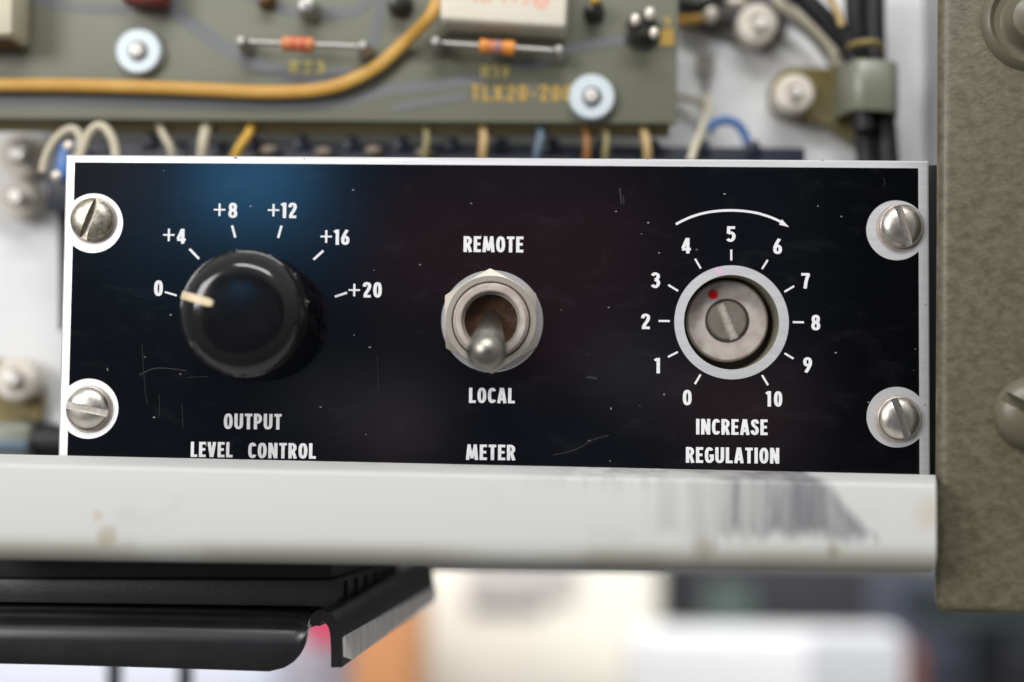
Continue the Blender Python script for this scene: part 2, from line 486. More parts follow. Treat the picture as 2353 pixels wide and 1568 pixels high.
class MB:
    """collects shapes given in millimetres, then links them as ONE mesh object"""
    def __init__(s):
        s.bm = bmesh.new()

    def box(s, lo, hi, bev=0.0, seg=2, mtx=None):
        t = bmesh.new()
        bmesh.ops.create_cube(t, size=1.0)
        lo, hi = Vector(lo), Vector(hi)
        for v in t.verts:
            v.co = Vector([lo[i] + (v.co[i] + 0.5) * (hi[i] - lo[i]) for i in range(3)])
        if bev:
            bmesh.ops.bevel(t, geom=t.edges[:], offset=bev, segments=seg, profile=0.5, affect='EDGES')
        if mtx is not None:
            t.transform(mtx)
        return s.merge(t)

    def merge(s, t):
        me = bpy.data.meshes.new('tmp')
        t.to_mesh(me)
        t.free()
        s.bm.from_mesh(me)
        bpy.data.meshes.remove(me)
        return s

    def hexa(s, pts, bev=0.0, seg=2):
        """8 corners: front bl, br, tr, tl then back bl, br, tr, tl"""
        t = bmesh.new()
        v = [t.verts.new(p) for p in pts]
        for f in ((0, 1, 2, 3), (5, 4, 7, 6), (4, 0, 3, 7), (1, 5, 6, 2), (3, 2, 6, 7), (4, 5, 1, 0)):
            t.faces.new([v[i] for i in f])
        if bev:
            bmesh.ops.bevel(t, geom=t.edges[:], offset=bev, segments=seg, profile=0.5, affect='EDGES')
        return s.merge(t)

    def lathe(s, c, prof, n=64, rfun=None, cap=(True, True)):
        """surface of revolution about the y axis through c=(x,z); prof: (r, y) from back to front"""
        rings = []
        for r, y in prof:
            if r <= 1e-6:
                rings.append([s.bm.verts.new((c[0], y, c[1]))])
                continue
            ring = []
            for k in range(n):
                a = 2 * math.pi * k / n
                rr = rfun(r, y, a) if rfun else r
                ring.append(s.bm.verts.new((c[0] + rr * math.cos(a), y, c[1] + rr * math.sin(a))))
            rings.append(ring)
        for A, B in zip(rings, rings[1:]):
            for k in range(n):
                k2 = (k + 1) % n
                if len(A) == 1 and len(B) == 1:
                    break
                if len(A) == 1:
                    s.bm.faces.new((A[0], B[k2], B[k]))
                elif len(B) == 1:
                    s.bm.faces.new((A[k], A[k2], B[0]))
                else:
                    s.bm.faces.new((A[k], A[k2], B[k2], B[k]))
        if cap[0] and len(rings[0]) > 1:
            s.bm.faces.new(list(reversed(rings[0])))
        if cap[1] and len(rings[-1]) > 1:
            s.bm.faces.new(rings[-1])
        return s

    def tube(s, pts, rad, n=12, smooth=6, flat=1.0):
        pts = [Vector(p) for p in pts]
        rads = list(rad) if isinstance(rad, (list, tuple)) else [rad] * len(pts)
        if smooth and len(pts) > 2:
            q, qr = [], []
            for i in range(len(pts) - 1):
                p0, p1, p2, p3 = pts[max(i - 1, 0)], pts[i], pts[i + 1], pts[min(i + 2, len(pts) - 1)]
                for k in range(smooth):
                    t = k / smooth
                    q.append(0.5 * ((2 * p1) + (p2 - p0) * t + (2 * p0 - 5 * p1 + 4 * p2 - p3) * t * t + (3 * p1 - p0 - 3 * p2 + p3) * t ** 3))
                    qr.append(rads[i] * (1 - t) + rads[i + 1] * t)
            q.append(pts[-1]); qr.append(rads[-1])
            pts, rads = q, qr
        rings = []
        prev = None
        for i, p in enumerate(pts):
            d = (pts[min(i + 1, len(pts) - 1)] - pts[max(i - 1, 0)]).normalized()
            a = prev if prev is not None else (Vector((0, 1, 0)) if abs(d.y) < 0.9 else Vector((0, 0, 1)))
            a = (a - d * a.dot(d)).normalized()
            prev = a
            b = d.cross(a)
            rings.append([s.bm.verts.new(p + (a * flat * math.cos(2 * math.pi * k / n) + b * math.sin(2 * math.pi * k / n)) * rads[i]) for k in range(n)])
        for A, B in zip(rings, rings[1:]):
            for k in range(n):
                s.bm.faces.new((A[k], A[(k + 1) % n], B[(k + 1) % n], B[k]))
        s.bm.faces.new(list(reversed(rings[0])))
        s.bm.faces.new(rings[-1])
        return s

    def ball(s, c, r, sc3=(1, 1, 1), n=20):
        t = bmesh.new()
        bmesh.ops.create_uvsphere(t, u_segments=n, v_segments=n // 2, radius=r)
        for v in t.verts:
            v.co = Vector((v.co.x * sc3[0] + c[0], v.co.y * sc3[1] + c[1], v.co.z * sc3[2] + c[2]))
        return s.merge(t)

    def strip(s, pts, wx, wz, y, closed=False):
        """flat pen stroke on the plane y; elliptical pen of half widths wx, wz"""
        q = [Vector((p[0] / wx, p[1] / wz)) for p in pts]
        n = len(q)
        L, Rr = [], []
        for i in range(n):
            if closed:
                a, b = q[i - 1], q[(i + 1) % n]
                d1 = (q[i] - a).normalized(); d2 = (b - q[i]).normalized()
            else:
                d1 = (q[i] - q[i - 1]).normalized() if i else (q[1] - q[0]).normalized()
                d2 = (q[i + 1] - q[i]).normalized() if i < n - 1 else d1
            nrm = Vector((-(d1 + d2).y, (d1 + d2).x))
            nrm = nrm.normalized() if nrm.length > 1e-6 else Vector((-d1.y, d1.x))
            k = min(1.6, 1 / max(0.3, nrm.dot(Vector((-d1.y, d1.x)))))
            for lst, sg in ((L, 1), (Rr, -1)):
                p = q[i] + nrm * k * sg
                lst.append(s.bm.verts.new((p.x * wx, y, p.y * wz)))
        for i in range(n if closed else n - 1):
            j = (i + 1) % n
            s.bm.faces.new((L[i], Rr[i], Rr[j], L[j]))
        return s

    def prism(s, loops, y0, y1, close=True):
        """polygon with holes (loops of (x,z), first is the outline) from y0 (front) to y1 (back)"""
        lay = []
        for y in ((y0, y1) if close else (y0,)):
            t = bmesh.new()
            es = []
            for lp in loops:
                vs = [t.verts.new((p[0], y, p[1])) for p in lp]
                es += [t.edges.new((vs[i], vs[(i + 1) % len(vs)])) for i in range(len(vs))]
            bmesh.ops.triangle_fill(t, use_beauty=True, use_dissolve=False, edges=es)
            bmesh.ops.recalc_face_normals(t, faces=t.faces[:])
            s.merge(t)
        if close:
            for lp in loops:
                A = [s.bm.verts.new((p[0], y0, p[1])) for p in lp]
                B = [s.bm.verts.new((p[0], y1, p[1])) for p in lp]
                for i in range(len(lp)):
                    j = (i + 1) % len(lp)
                    s.bm.faces.new((A[i], A[j], B[j], B[i]))
        bmesh.ops.remove_doubles(s.bm, verts=s.bm.verts[:], dist=1e-5)
        return s

    def build(s, name, m, parent=None, label=None, sharp=35, recalc=True, at=None):
        if recalc:
            bmesh.ops.recalc_face_normals(s.bm, faces=s.bm.faces[:])
        me = bpy.data.meshes.new(name)
        off = origin_of(parent) if parent is not None else Vector((0, 0, 0))
        if at is not None:
            off = Vector(at) * K
        for v in s.bm.verts:
            v.co = v.co * K - off
        s.bm.to_mesh(me)
        s.bm.free()
        for p in me.polygons:
            p.use_smooth = True
        me.set_sharp_from_angle(angle=R(sharp))
        o = link_mesh(name, me, m, parent, label)
        if at is not None and parent is None:
            o.location = off
        return o


def carve(o, cutter_mb):
    """cut a real slot into a built mesh"""
    c = cutter_mb.build('cutter', M['dirt'], o.parent)
    md = o.modifiers.new('slot', 'BOOLEAN')
    md.operation = 'DIFFERENCE'
    md.solver = 'EXACT'
    md.object = c
    bpy.context.view_layer.update()
    dg = bpy.context.evaluated_depsgraph_get()
    me = bpy.data.meshes.new_from_object(o.evaluated_get(dg))
    o.modifiers.clear()
    old = o.data
    o.data = me
    me.name = old.name
    bpy.data.objects.remove(c)
    me.set_sharp_from_angle(angle=R(30))
    return o


def xz(p):
    return (p.x, p.z)


# ------------------------------------------------------------------ stroke lettering
def arc(cx, cz, rx, rz, a0, a1, n=14, e=1.0):
    o = []
    for k in range(n + 1):
        a = R(a0 + (a1 - a0) * k / n)
        c, s_ = math.cos(a), math.sin(a)
        o.append((cx + rx * math.copysign(abs(c) ** e, c), cz + rz * math.copysign(abs(s_) ** e, s_)))
    return o


def cr(pts, n=6):
    pts = [Vector(p) for p in pts]
    q = []
    for i in range(len(pts) - 1):
        p0, p1, p2, p3 = pts[max(i - 1, 0)], pts[i], pts[i + 1], pts[min(i + 2, len(pts) - 1)]
        for k in range(n):
            t = k / n
            q.append(0.5 * ((2 * p1) + (p2 - p0) * t + (2 * p0 - 5 * p1 + 4 * p2 - p3) * t * t + (3 * p1 - p0 - 3 * p2 + p3) * t ** 3))
    q.append(pts[-1])
    return [tuple(p) for p in q]


A_, B_, T_ = 0.10, 0.085, 0.915
EO = 0.82


def ring(cx, cz, rx, rz):
    return ('c', arc(cx, cz, rx, rz, 0, 360 - 360 / 28, 27, EO))


GLY = {
    'L': (.41, [[(A_, 1), (A_, B_), (.41, B_)]]),
    'E': (.43, [[(.43, T_), (A_, T_), (A_, B_), (.43, B_)], [(A_, .51), (.39, .51)]]),
    'T': (.45, [[(0, T_), (.45, T_)], [(.225, 1), (.225, 0)]]),
    'O': (.53, [ring(.265, .5, .165, .415)]),
    'C': (.47, [arc(.26, .5, .16, .415, 38, 322, 22, EO)]),
    'M': (.70, [[(.085, 0), (.175, 1)], [(.615, 0), (.525, 1)], [(.16, .98), (.35, .10)], [(.54, .98), (.35, .10)]]),
    'N': (.55, [[(A_, 0), (A_, 1)], [(.45, 0), (.45, 1)], [(.11, .98), (.44, .02)]]),
    'R': (.50, [[(A_, 0), (A_, 1)], [(A_, T_), (.22, T_)] + arc(.22, .705, .17, .21, 88, -88, 12) + [(.22, .495), (A_, .495)], [(.25, .50), (.42, 0)]]),
    'P': (.49, [[(A_, 0), (A_, 1)], [(A_, T_), (.22, T_)] + arc(.22, .68, .17, .235, 88, -88, 12) + [(.22, .445), (A_, .445)]]),
    'A': (.55, [[(.085, 0), (.25, 1)], [(.465, 0), (.30, 1)], [(.16, .27), (.39, .27)]]),
    'U': (.53, [[(A_, 1), (A_, .40)] + arc(.265, .36, .165, .275, 180, 360, 14, EO)[1:-1] + [(.43, .40), (.43, 1)]]),
    'V': (.52, [[(.085, 1), (.245, .01)], [(.435, 1), (.275, .01)]]),
    'I': (.20, [[(A_, 0), (A_, 1)]]),
    'G': (.52, [arc(.27, .5, .17, .415, 40, 325, 22, EO), [(.28, .46), (.44, .46), (.44, .14)]]),
    'S': (.46, [cr([(.385, .73), (.33, .885), (.22, .915), (.115, .85), (.115, .68), (.22, .545), (.335, .42), (.36, .26), (.30, .115), (.20, .085), (.10, .15), (.07, .29)])]),
    'X': (.50, [[(.06, 1), (.44, 0)], [(.44, 1), (.06, 0)]]),
    '-': (.34, [[(.04, .42), (.30, .42)]]),
    '0': (.47, [ring(.235, .5, .137, .415)]),
    '1': (.27, [[(.17, 0), (.17, 1)], [(.15, .94), (0, .82)]]),
    '2': (.46, [cr([(.09, .70), (.12, .86), (.23, .915), (.345, .85), (.365, .70), (.30, .50), (.19, .30), (.12, .10)]), [(.05, B_), (.44, B_)]]),
    '3': (.45, [cr([(.07, .80), (.14, .90), (.24, .915), (.34, .82), (.33, .64), (.20, .53)]), cr([(.19, .53), (.33, .45), (.36, .28), (.27, .10), (.17, .085), (.06, .19)])]),
    '4': (.50, [[(.33, 1), (.33, 0)], [(.30, .97), (.07, .33)], [(.02, .27), (.49, .27)]]),
    '5': (.45, [[(.42, T_), (.12, T_), (.105, .52)], cr([(.10, .53), (.23, .58), (.34, .48), (.36, .28), (.27, .10), (.16, .085), (.05, .17)])]),
    '6': (.47, [ring(.235, .30, .135, .215), cr([(.33, .98), (.20, .72), (.105, .45), (.10, .30)])]),
    '7': (.46, [[(.02, T_), (.42, T_)], cr([(.38, .92), (.27, .55), (.20, 0)])]),
    '8': (.47, [ring(.235, .72, .12, .195), ring(.235, .29, .137, .205)]),
    '9': (.47, [ring(.235, .70, .135, .215), cr([(.14, .02), (.27, .28), (.365, .55), (.37, .70)])]),
    '+': (.74, [[(0, .50), (.74, .50)], [(.37, .87), (.37, .13)]]),
}


def write(txt, x0, x1, z0, z1, y, gap=0.11, pen=1.0):
    """letters between x0..x1 and z0..z1 on the plane y as one flat mesh"""
    mb = MB()
    total = sum((GLY[c][0] if c != ' ' else 0.34) for c in txt) + gap * (len(txt) - 1)
    h = z1 - z0
    kx = (x1 - x0) / total
    cur = 0.0
    lift = 0.0
    for c in txt:
        if c == ' ':
            cur += 0.34 + gap
            continue
        wd, strokes = GLY[c]
        for st in strokes:
            closed = isinstance(st, tuple)
            pts = st[1] if closed else st
            pp = [(x0 + (cur + p[0]) * kx, z0 + p[1] * h) for p in pts]
            pw = pen * (0.72 if c == '+' else (0.86 if c == 'M' and len(pts) == 2 and abs(pts[1][0] - .35) < .01 else 1.0))
            mb.strip(pp, .10 * h * pw * (kx / h if kx / h < 1.1 else 1.1), .085 * h * pw, y - lift, closed)
            lift = (lift + 0.006) % 0.03
        cur += wd + gap
    return mb


def legend(txt, name, parent, m, u0, v0, u1, v1, y, pen=1.0, gap=0.11, label=None):
    a, b = P(u0, v1, y), P(u1, v1, y)
    t = P((u0 + u1) / 2, v0, y)
    zb = (a.z + b.z) / 2
    return write(txt, a.x, b.x, zb, t.z, y, gap, pen).build(name, m, parent, label, recalc=False)


# ================================================================== SETTING
mb = MB().box((-1500, 900, -900), (1500, 920, 900))
tag(mb.build('wall', M['roomwall'], at=(0, 900, -900)), 'plain grey room wall far behind the equipment', None, None, 'structure')

# ------------------------------------------------------------------ chassis (white back plate, grey side, studs)
YW = 45.0
chassis = thing('chassis', (0, YW, -60), 'white painted metal chassis with grey right side holding board, clamps and washers', 'chassis')
pL = P(-120, 700, YW); pR = P(2123, 300, YW)
MB().box((pL.x, YW, P(0, 1300, YW).z), (pR.x + 2, YW + 1.5, P(0, -120, YW).z)).build('back_plate', M['wall'], chassis)
MB().box((pR.x, 6.0, P(0, 1250, YW).z), (pR.x + 1.5, YW - 0.05, P(0, -120, YW).z)).build('side_flange', M['flange'], chassis, 'grey right side wall')


a_, c_ = P(2090, 1200, 5), P(2190, 384, 5)
MB().box((a_.x, 3.0, a_.z), (pR.x - 0.2, 9.0, c_.z), 0.2).build('gap_shade_block', M['dark'], chassis, 'dark block added to blacken the gap behind the right panel edge')  # dark block added to stand for the shade in the gap beside the panel


def fastener(u, v, rpx, tip_u, tip_v, tip_r, y, parent, body='nylon', name='fastener', h=5.0, tall=6.0, label=None):
    c = P(u, v, y - h)
    r = S(rpx, y - h)
    f = MB().lathe(xz(c), [(r, y), (r, y - h + 0.5), (r - 0.5, y - h), (r * 0.52, y - h), (r * 0.44, y - h + 0.8), (r * 0.40, y - h + 0.8)], 40).build(name, M[body], parent, label)
    t = P(tip_u, tip_v, y - h - tall)
    tr = S(tip_r, y - h - tall)
    MB().tube([(c.x, y - h + 0.9, c.z), (c.x * 0.5 + t.x * 0.5, y - h - tall * 0.5, c.z * 0.5 + t.z * 0.5), (t.x, y - h - tall + 0.4, t.z), (t.x, y - h - tall, t.z)],
              [tr * 1.05, tr * 1.05, tr, tr * 0.7], 20, 0).build('stud', M['stud'], f)
    return f


fastener(1742, 54, 47, 1750, 55, 13, YW - 2, chassis, label='upper right warm grey washer on a dark lug')
fastener(1827, 214, 45, 1833, 211, 13, YW - 5, chassis, label='washer screwed through the cable clamp')
fastener(45, 357, 50, 37, 349, 22, YW, chassis, label='upper left washer with a fat bright stud')
fastener(38, 456, 44, 34, 452, 17, YW, chassis, label='washer just below the upper left one')
fastener(33, 872, 50, 26, 871, 19, YW - 3, chassis, label='lower left washer holding the small clamp')

# dark soldering lug held under the upper right washer
lug = thing('solder_lug', P(1640, 60, YW - 1), 'dark grey solder lug between the top right round washer and the olive board', 'solder lug')
yl = YW - 1.2
pts = [(1500, -40), (1860, -40), (1812, 40), (1800, 92), (1762, 118), (1714, 112), (1670, 88), (1600, 66), (1540, 52), (1500, 50)]
MB().prism([[xz(P(u, v, yl)) for u, v in pts]], yl, yl + 1.0).build('tag_plate', M['lug'], lug)
MB().tube([P(1560, 48, yl - 2), P(1592, 44, yl - 4), P(1626, 36, yl - 4)], S(13, 40), 12).build('sleeve', M['amber'], lug)
MB().ball(P(1632, 32, yl - 5), S(17, 40), (1.0, 0.8, 1.35)).build('solder_glint_blob', M['solder'], lug)
MB().ball(P(1690, 4, yl - 4), S(18, 40), (1.5, 0.8, 0.7)).build('solder_glint_blob', M['solder'], lug)
MB().tube([P(1560, 6, yl - 3), P(1600, 10, yl - 5), P(1660, -14, yl - 5)], S(22, 40), 12).build('insulation', M['dark'], lug)

# faded spade tag and its cream wire against the wall
tagw = thing('spade_tag', P(1620, 150, YW - 2), 'pale grey spade tag with a cream wire running down to the terminal strip', 'terminal tag')
ys = YW - 2
M['spade'] = mat('dull_tag', lin(122, 118, 108), 0.5)
MB().prism([[xz(P(u, v, ys)) for u, v in [(1598, 126), (1642, 124), (1643, 152), (1632, 174), (1630, 226), (1618, 228), (1616, 180), (1602, 156)]]], ys, ys + 0.5).build('blade', M['spade'], tagw)
MB().tube([P(1624, 222, ys), P(1629, 248, ys - 4), P(1616, 290, ys - 10), P(1600, 330, ys - 14), P(1586, 372, ys - 16)], S(10, 34), 12).build('wire', M['creamwire'], tagw)
tag(MB().tube([P(1540, 222, 44), P(1572, 226, 42), P(1602, 234, 41), P(1618, 250, 40)], S(7, 44), 10).build('hookup_wire', M['olivewire'], at=P(1540, 222, 44)),
    'short grey green wire from the right edge of the olive board to the cream wire', 'wire')

# ------------------------------------------------------------------ circuit board
YB = 24.0
board = thing('circuit_board', P(800, 270, YB), 'olive green circuit board above the black panel with resistors, gold printing and two zinc screws', 'circuit board')
x0 = P(-140, 200, YB).x
x1 = P(1556, 150, YB).x
zb = (P(0, 272, YB).z + P(1550, 283, YB).z) / 2
bl, br = P(-140, 271, YB), P(1555, 284, YB)
tl, tr = P(-140, -140, YB), P(1560, -140, YB)
off = Vector((0, 1.6, 0))
MB().hexa([bl, br, tr, tl, bl + off, br + off, tr + off, tl + off], 0.15).build('board', M['pcb'], board)
lo1 = bl + Vector((0.5, 1.7, 0.6)); lo2 = br + Vector((-1.0, 1.7, 0.6))
o2 = Vector((0, 2.6, -2.5)); u2 = Vector((0, 0, 5))
MB().hexa([lo1, lo2, lo2 + u2, lo1 + u2, lo1 + o2, lo2 + o2, lo2 + o2 + u2, lo1 + o2 + u2], 0.3).build('edge_rail', M['pcbedge'], board, 'brownish lower edge')


def bstrip(pts, wpx, m, name, dy=0.06, label=None):
    y = YB - dy
    mb = MB()
    pp = [xz(P(u, v, y)) for u, v in (cr(pts, 5) if len(pts) > 2 else pts)]
    wv = S(wpx / 2, y)
    return mb.strip(pp, wv, wv, y).build(name, M[m], board, label, recalc=False)


for i, (pts, wpx) in enumerate([
        ([(-80, 228), (200, 234), (420, 236), (640, 240), (800, 232)], 30),
        ([(800, 232), (900, 205), (1000, 196), (1120, 178)], 26),
        ([(330, -40), (420, 40), (520, 110), (620, 160), (720, 178), (800, 168)], 34),
        ([(40, -10), (180, 18), (300, 20), (420, 10)], 22),
        ([(560, -20), (640, 20), (740, 30), (820, 24), (860, -20)], 24),
        ([(1160, 150), (1230, 150), (1320, 110), (1420, 92), (1500, 80)], 24),
        ([(850, 110), (866, 60), (880, -20)], 22),
        ([(900, 250), (1000, 232), (1070, 222)], 18)]):
    bstrip(pts, wpx, 'trace', 'trace', 0.05 + 0.012 * i)


def board_screw(u, v, rpx, tu, tv, label):
    c = P(u, v, YB - 2.2)
    r = S(rpx, YB - 2.2)
    y = YB - 0.02
    f = MB().lathe(xz(c), [(r, y), (r, y - 1.9), (r - 0.3, y - 2.2), (r * 0.42, y - 2.2), (r * 0.38, y - 1.6), (r * 0.3, y - 1.6)], 48).build('screw', M['washer'], board, label)
    t = P(tu, tv, y - 3.7)
    tr = S(17, y - 3.7)
    MB().lathe(xz(c), [(r * .44, y - 2.25), (r * .2, y - 2.25)], 32, cap=(False, False)).build('recess_shade_ring', M['lug'], f)  # dark ring painted in for the shaded recess round the stud
    MB().lathe(xz((c + t) / 2), [(tr * 1.05, y - 1.5), (tr, y - 3.2), (tr * 0.85, y - 3.6), (0, y - 3.75)], 24).build('stud', M['stud'], f)


board_screw(317, 117, 53, 313, 114, 'left zinc screw')
board_screw(1360, 222, 53, 1357, 219, 'right zinc screw beside the gold printing')


def resistor(ul, vl, ur, vr, bu0, bu1, bh, bands, label, post_r=18):
    y = YB - 5
    a, b = P(ul, vl, y), P(ur, vr, y)
    v_at = lambda u: vl + (vr - vl) * (u - ul) / (ur - ul)
    pa, pb = P(bu0, v_at(bu0), y), P(bu1, v_at(bu1), y)
    r = S(bh / 2, y)
    d = pb - pa
    prof = [(0, .6), (.03, .9), (.10, 1.04), (.2, 1.02), (.3, .95), (.7, .95), (.8, 1.02), (.9, 1.04), (.97, .9), (1, .6)]
    body = MB().tube([pa + d * t for t, _ in prof], [r * k for _, k in prof], 24, 0).build('resistor', M['resbody'], board, label)
    for t0, t1, m in bands:
        MB().tube([pa + d * t0, pa + d * t1], r * 1.06, 24, 0).build('band', M[m], body)
    MB().tube([a, pa + d * 0.02], S(6, y), 10, 0).build('lead', M['tin'], body)
    MB().tube([pb - d * 0.02, b], S(6, y), 10, 0).build('lead', M['tin'], body)
    for p in (a, b):
        MB().lathe(xz(p), [(S(post_r * 1.25, y), YB), (S(post_r, y), YB - 1), (S(post_r * .8, y), YB - 5.6), (S(post_r * .5, y), YB - 6.4), (0, YB - 6.5)], 20).build('solder_post', M['tin'], body)
    return body


resistor(558, 97, 836, 108, 647, 723, 34, [(.34, .44, 'resred'), (.58, .74, 'resred')], 'tan resistor with red bands over the pale yellow code')
resistor(1002, 99, 1284, 118, 1101, 1184, 34, [(.02, .20, 'resorange'), (.44, .60, 'resviolet'), (.68, .98, 'resorange')], 'orange resistor with a violet band below the cream capacitor')
legend('R23', 'printed_code', board, M['paleyellow'], 664, 140, 746, 170, YB - 0.2, 0.9)
legend('R19', 'printed_code', board, M['paleyellow'], 1104, 151, 1172, 180, YB - 0.2, 0.9)
legend('TLX20-200', 'printed_code', board, M['gold'], 1082, 195, 1316, 233, YB - 0.2, 0.8)
legend('1', 'printed_code', board, M['gold'], 1526, 40, 1540, 62, YB - 0.2, 1.2)
y = YB - 0.2
MB().prism([[xz(P(u, v, y)) for u, v in [(1518, 68), (1547, 66), (1549, 104), (1516, 106)]]], y, y + 0.15).build('gold_pad', M['gold'], board)

# cream capacitor, cut off by the top of the frame
y = YB - 9
cb = [P(1011, 47, y), P(1302, 66, y), P(1312, -120, y), P(1008, -120, y)]
cap = MB().hexa(cb + [p + Vector((0, 8.8, 0)) for p in cb], 1.1, 4).build('capacitor', M['cap'], board, 'cream capacitor with faint red printing')
for (u0, v0, u1, v1, wd) in [(1089, -20, 1093, 4, 12), (1104, -20, 1112, 7, 10), (1122, 7, 1130, -20, 10), (1157, -16, 1158, 5, 10), (1180, -16, 1182, 5, 10), (1200, 6, 1216, 6, 10)]:
    a, b = P(u0, v0, y - 0.03), P(u1, v1, y - 0.03)
    MB().strip([xz(a), xz(b)], S(wd / 2), S(wd / 2), y - 0.03).build('red_mark', M['capink'], cap, recalc=False)
c = P(1243, 2, y - 0.03)
MB().lathe(xz(c), [(S(21, y), y - 0.03), (S(4, y), y - 0.03)], 24, cap=(False, False)).build('red_mark', M['capink'], cap)

# other parts that peep into the top of the frame
y = YB - 7
MB().hexa([P(277, 2, y), P(376, 3, y), P(376, -90, y), P(277, -90, y)] + [p + Vector((0, 6, 0)) for p in (P(277, 2, y), P(376, 3, y), P(376, -90, y), P(277, -90, y))], 0.6).build('red_component', M['redcomp'], board)
y = YB - 10
q = [P(-90, 82, y), P(27, 80, y), P(30, -90, y), P(-90, -90, y)]
bc = MB().hexa(q + [p + Vector((0, 9.5, 0)) for p in q], 0.8).build('beige_component', M['beige'], board)
q = [P(-90, 96, y + 3), P(24, 96, y + 3), P(24, 84, y + 3), P(-90, 84, y + 3)]
MB().hexa(q + [p + Vector((0, 6, 0)) for p in q], 0.2).build('base', M['browncomp'], bc)
for u, v, r, h, m in ((702, 8, 22, 6, 'tin'), (915, -4, 24, 5, 'dark'), (1368, 12, 20, 5, 'dark'), (606, -10, 18, 4, 'browncomp'), (1368, -6, 13, 7, 'gold')):
    c = P(u, v, YB - h)
    MB().lathe(xz(c), [(S(r * 1.3, YB), YB), (S(r, YB), YB - h * .6), (S(r * .8, YB), YB - h * .9), (0, YB - h)], 20).build('solder_post', M[m], board)
c = P(1478, 62, YB - 4)
tn = MB().lathe(xz(c), [(S(42, YB), YB), (S(42, YB), YB - 1), (S(33, YB), YB - 1.4), (S(31, YB), YB - 5), (S(26, YB), YB - 5.8), (0, YB - 6)], 32).build('transistor', M['dark'], board, 'dark round transistor by the gold pad')
for u, v, k in ((1493, 32, 13), (1460, 46, 12), (1503, 76, 11)):
    MB().ball(P(u, v, YB - 7), S(k, YB), (1, .9, 1.25)).build('solder_glint_blob', M['solder'], tn)  # pale balls put in for the white highlights on the dark can

# thick amber wire lying across the board
ya = YB - 2.2
aw = [(-60, 196), (120, 196), (330, 201), (480, 207), (610, 212), (720, 208), (790, 192), (862, 156), (930, 98), (985, 42), (1004, 0), (1010, -40)]
tag(MB().tube([P(u, v, ya - (4 if i > 8 else 0)) for i, (u, v) in enumerate(aw)], [S(16, ya)] * 8 + [S(15, ya)] * 4, 18, 6, 0.6).build('sleeved_wire', M['amber'], at=P(600, 212, ya)),
    'thick amber sleeved wire sweeping across the olive circuit board', 'wire')

# ------------------------------------------------------------------ terminal strip and its wires, between board and panel
strip = thing('terminal_strip', P(900, 345, 30), 'dark navy terminal strip between the olive board and the black panel', 'terminal strip')
ysf = 30.0
a, b = P(110, 319, ysf), P(1850, 340, ysf)
dn = Vector((0, 0, -14))
bk = Vector((0, 9, 0))
MB().hexa([a + dn, b + dn, b, a, a + dn + bk, b + dn + bk, b + bk, a + bk], 0.4).build('base', M['strip'], strip)
for k in range(13):
    u = 345 + k * 115.5
    v = 327 + (u - 345) * 0.0115
    w0 = 22
    c = [(u - w0, v + 16), (u + w0, v + 16), (u + w0 * .62, v - 21), (u - w0 * .62, v - 21)]
    q = [P(uu, vv, ysf - 0.6) for uu, vv in c]
    MB().hexa(q + [p + Vector((0, 9, 0)) for p in q], 0.5).build('barrier', M['strip'], strip)
for u, v in ((617, 346), (743, 350), (858, 347), (975, 352)):
    p = P(u, v, ysf - 2)
    MB().ball(p, S(16, ysf), (1.3, .6, .8)).build('terminal_screw', M['stripscrew'], strip)
q = [P(1735, 372, 38), P(1846, 372, 38), P(1832, 341, 38), P(1735, 338, 38)]
MB().hexa(q + [p + Vector((0, 6, 0)) for p in q], 0.6).build('end_block', M['strip'], strip)
WG = 'wires between board and terminal strip'
for m, pts, r, lab in [
    ('creamwire', [(366, 284), (376, 312), (392, 340), (396, 372)], 9, 'leftmost straight cream wire between board and terminal strip'),
    ('creamwire', [(478, 284), (470, 310), (466, 340), (464, 372)], 13, 'fat cream wire between board and terminal strip left of the yellow one'),
    ('yellowwire', [(582, 284), (570, 310), (550, 340), (536, 372)], 11, 'slanting yellow wire between board and terminal strip'),
    ('olivewire', [(979, 290), (981, 318), (978, 345), (976, 374)], 9, 'drab olive wire near the middle of the terminal strip'),
    ('tanwire', [(1110, 290), (1112, 318), (1110, 345), (1109, 374)], 11, 'tan wire just right of the drab olive one'),
    ('palebluewire', [(1244, 292), (1242, 318), (1236, 345), (1232, 376)], 11, 'pale blue wire between board and terminal strip'),
    ('orangewire', [(1346, 294), (1349, 318), (1349, 345), (1348, 376)], 10, 'orange wire under the right zinc screw'),
    ('olivewire', [(1392, 294), (1394, 318), (1392, 345), (1390, 376)], 9, 'olive wire immediately right of the orange one'),
    ('tanwire', [(1478, 294), (1484, 318), (1488, 345), (1488, 378)], 11, 'rightmost tan wire below the corner of the board')]:
    mbx = MB().tube([P(u, v, 27 - 1.5 * math.sin(i)) for i, (u, v) in enumerate(pts)], S(r, 27), 12)
    tag(mbx.build('hookup_wire', M[m], at=P(pts[0][0], pts[0][1], 27)), lab, 'wire', WG)
tag(MB().tube([P(u, v, 33) for u, v in [(1628, 300), (1642, 284), (1668, 277), (1694, 286), (1712, 312), (1720, 345), (1718, 380)]], S(10, 33), 12).build('hookup_wire', M['bluewire'], at=P(1668, 277, 33)),
    'blue wire looping against the white chassis right of the board', 'wire')
tag(MB().tube([P(u, v, 22) for u, v in [(98, 396), (106, 360), (126, 324), (150, 302), (170, 298), (184, 314), (182, 340), (168, 372)]], S(10, 22), 12).build('hookup_wire', M['creamwire'], at=P(150, 302, 22)),
    'left cream wire loop arching over the blue terminal block', 'wire', 'cream wire loops at the panel corner')
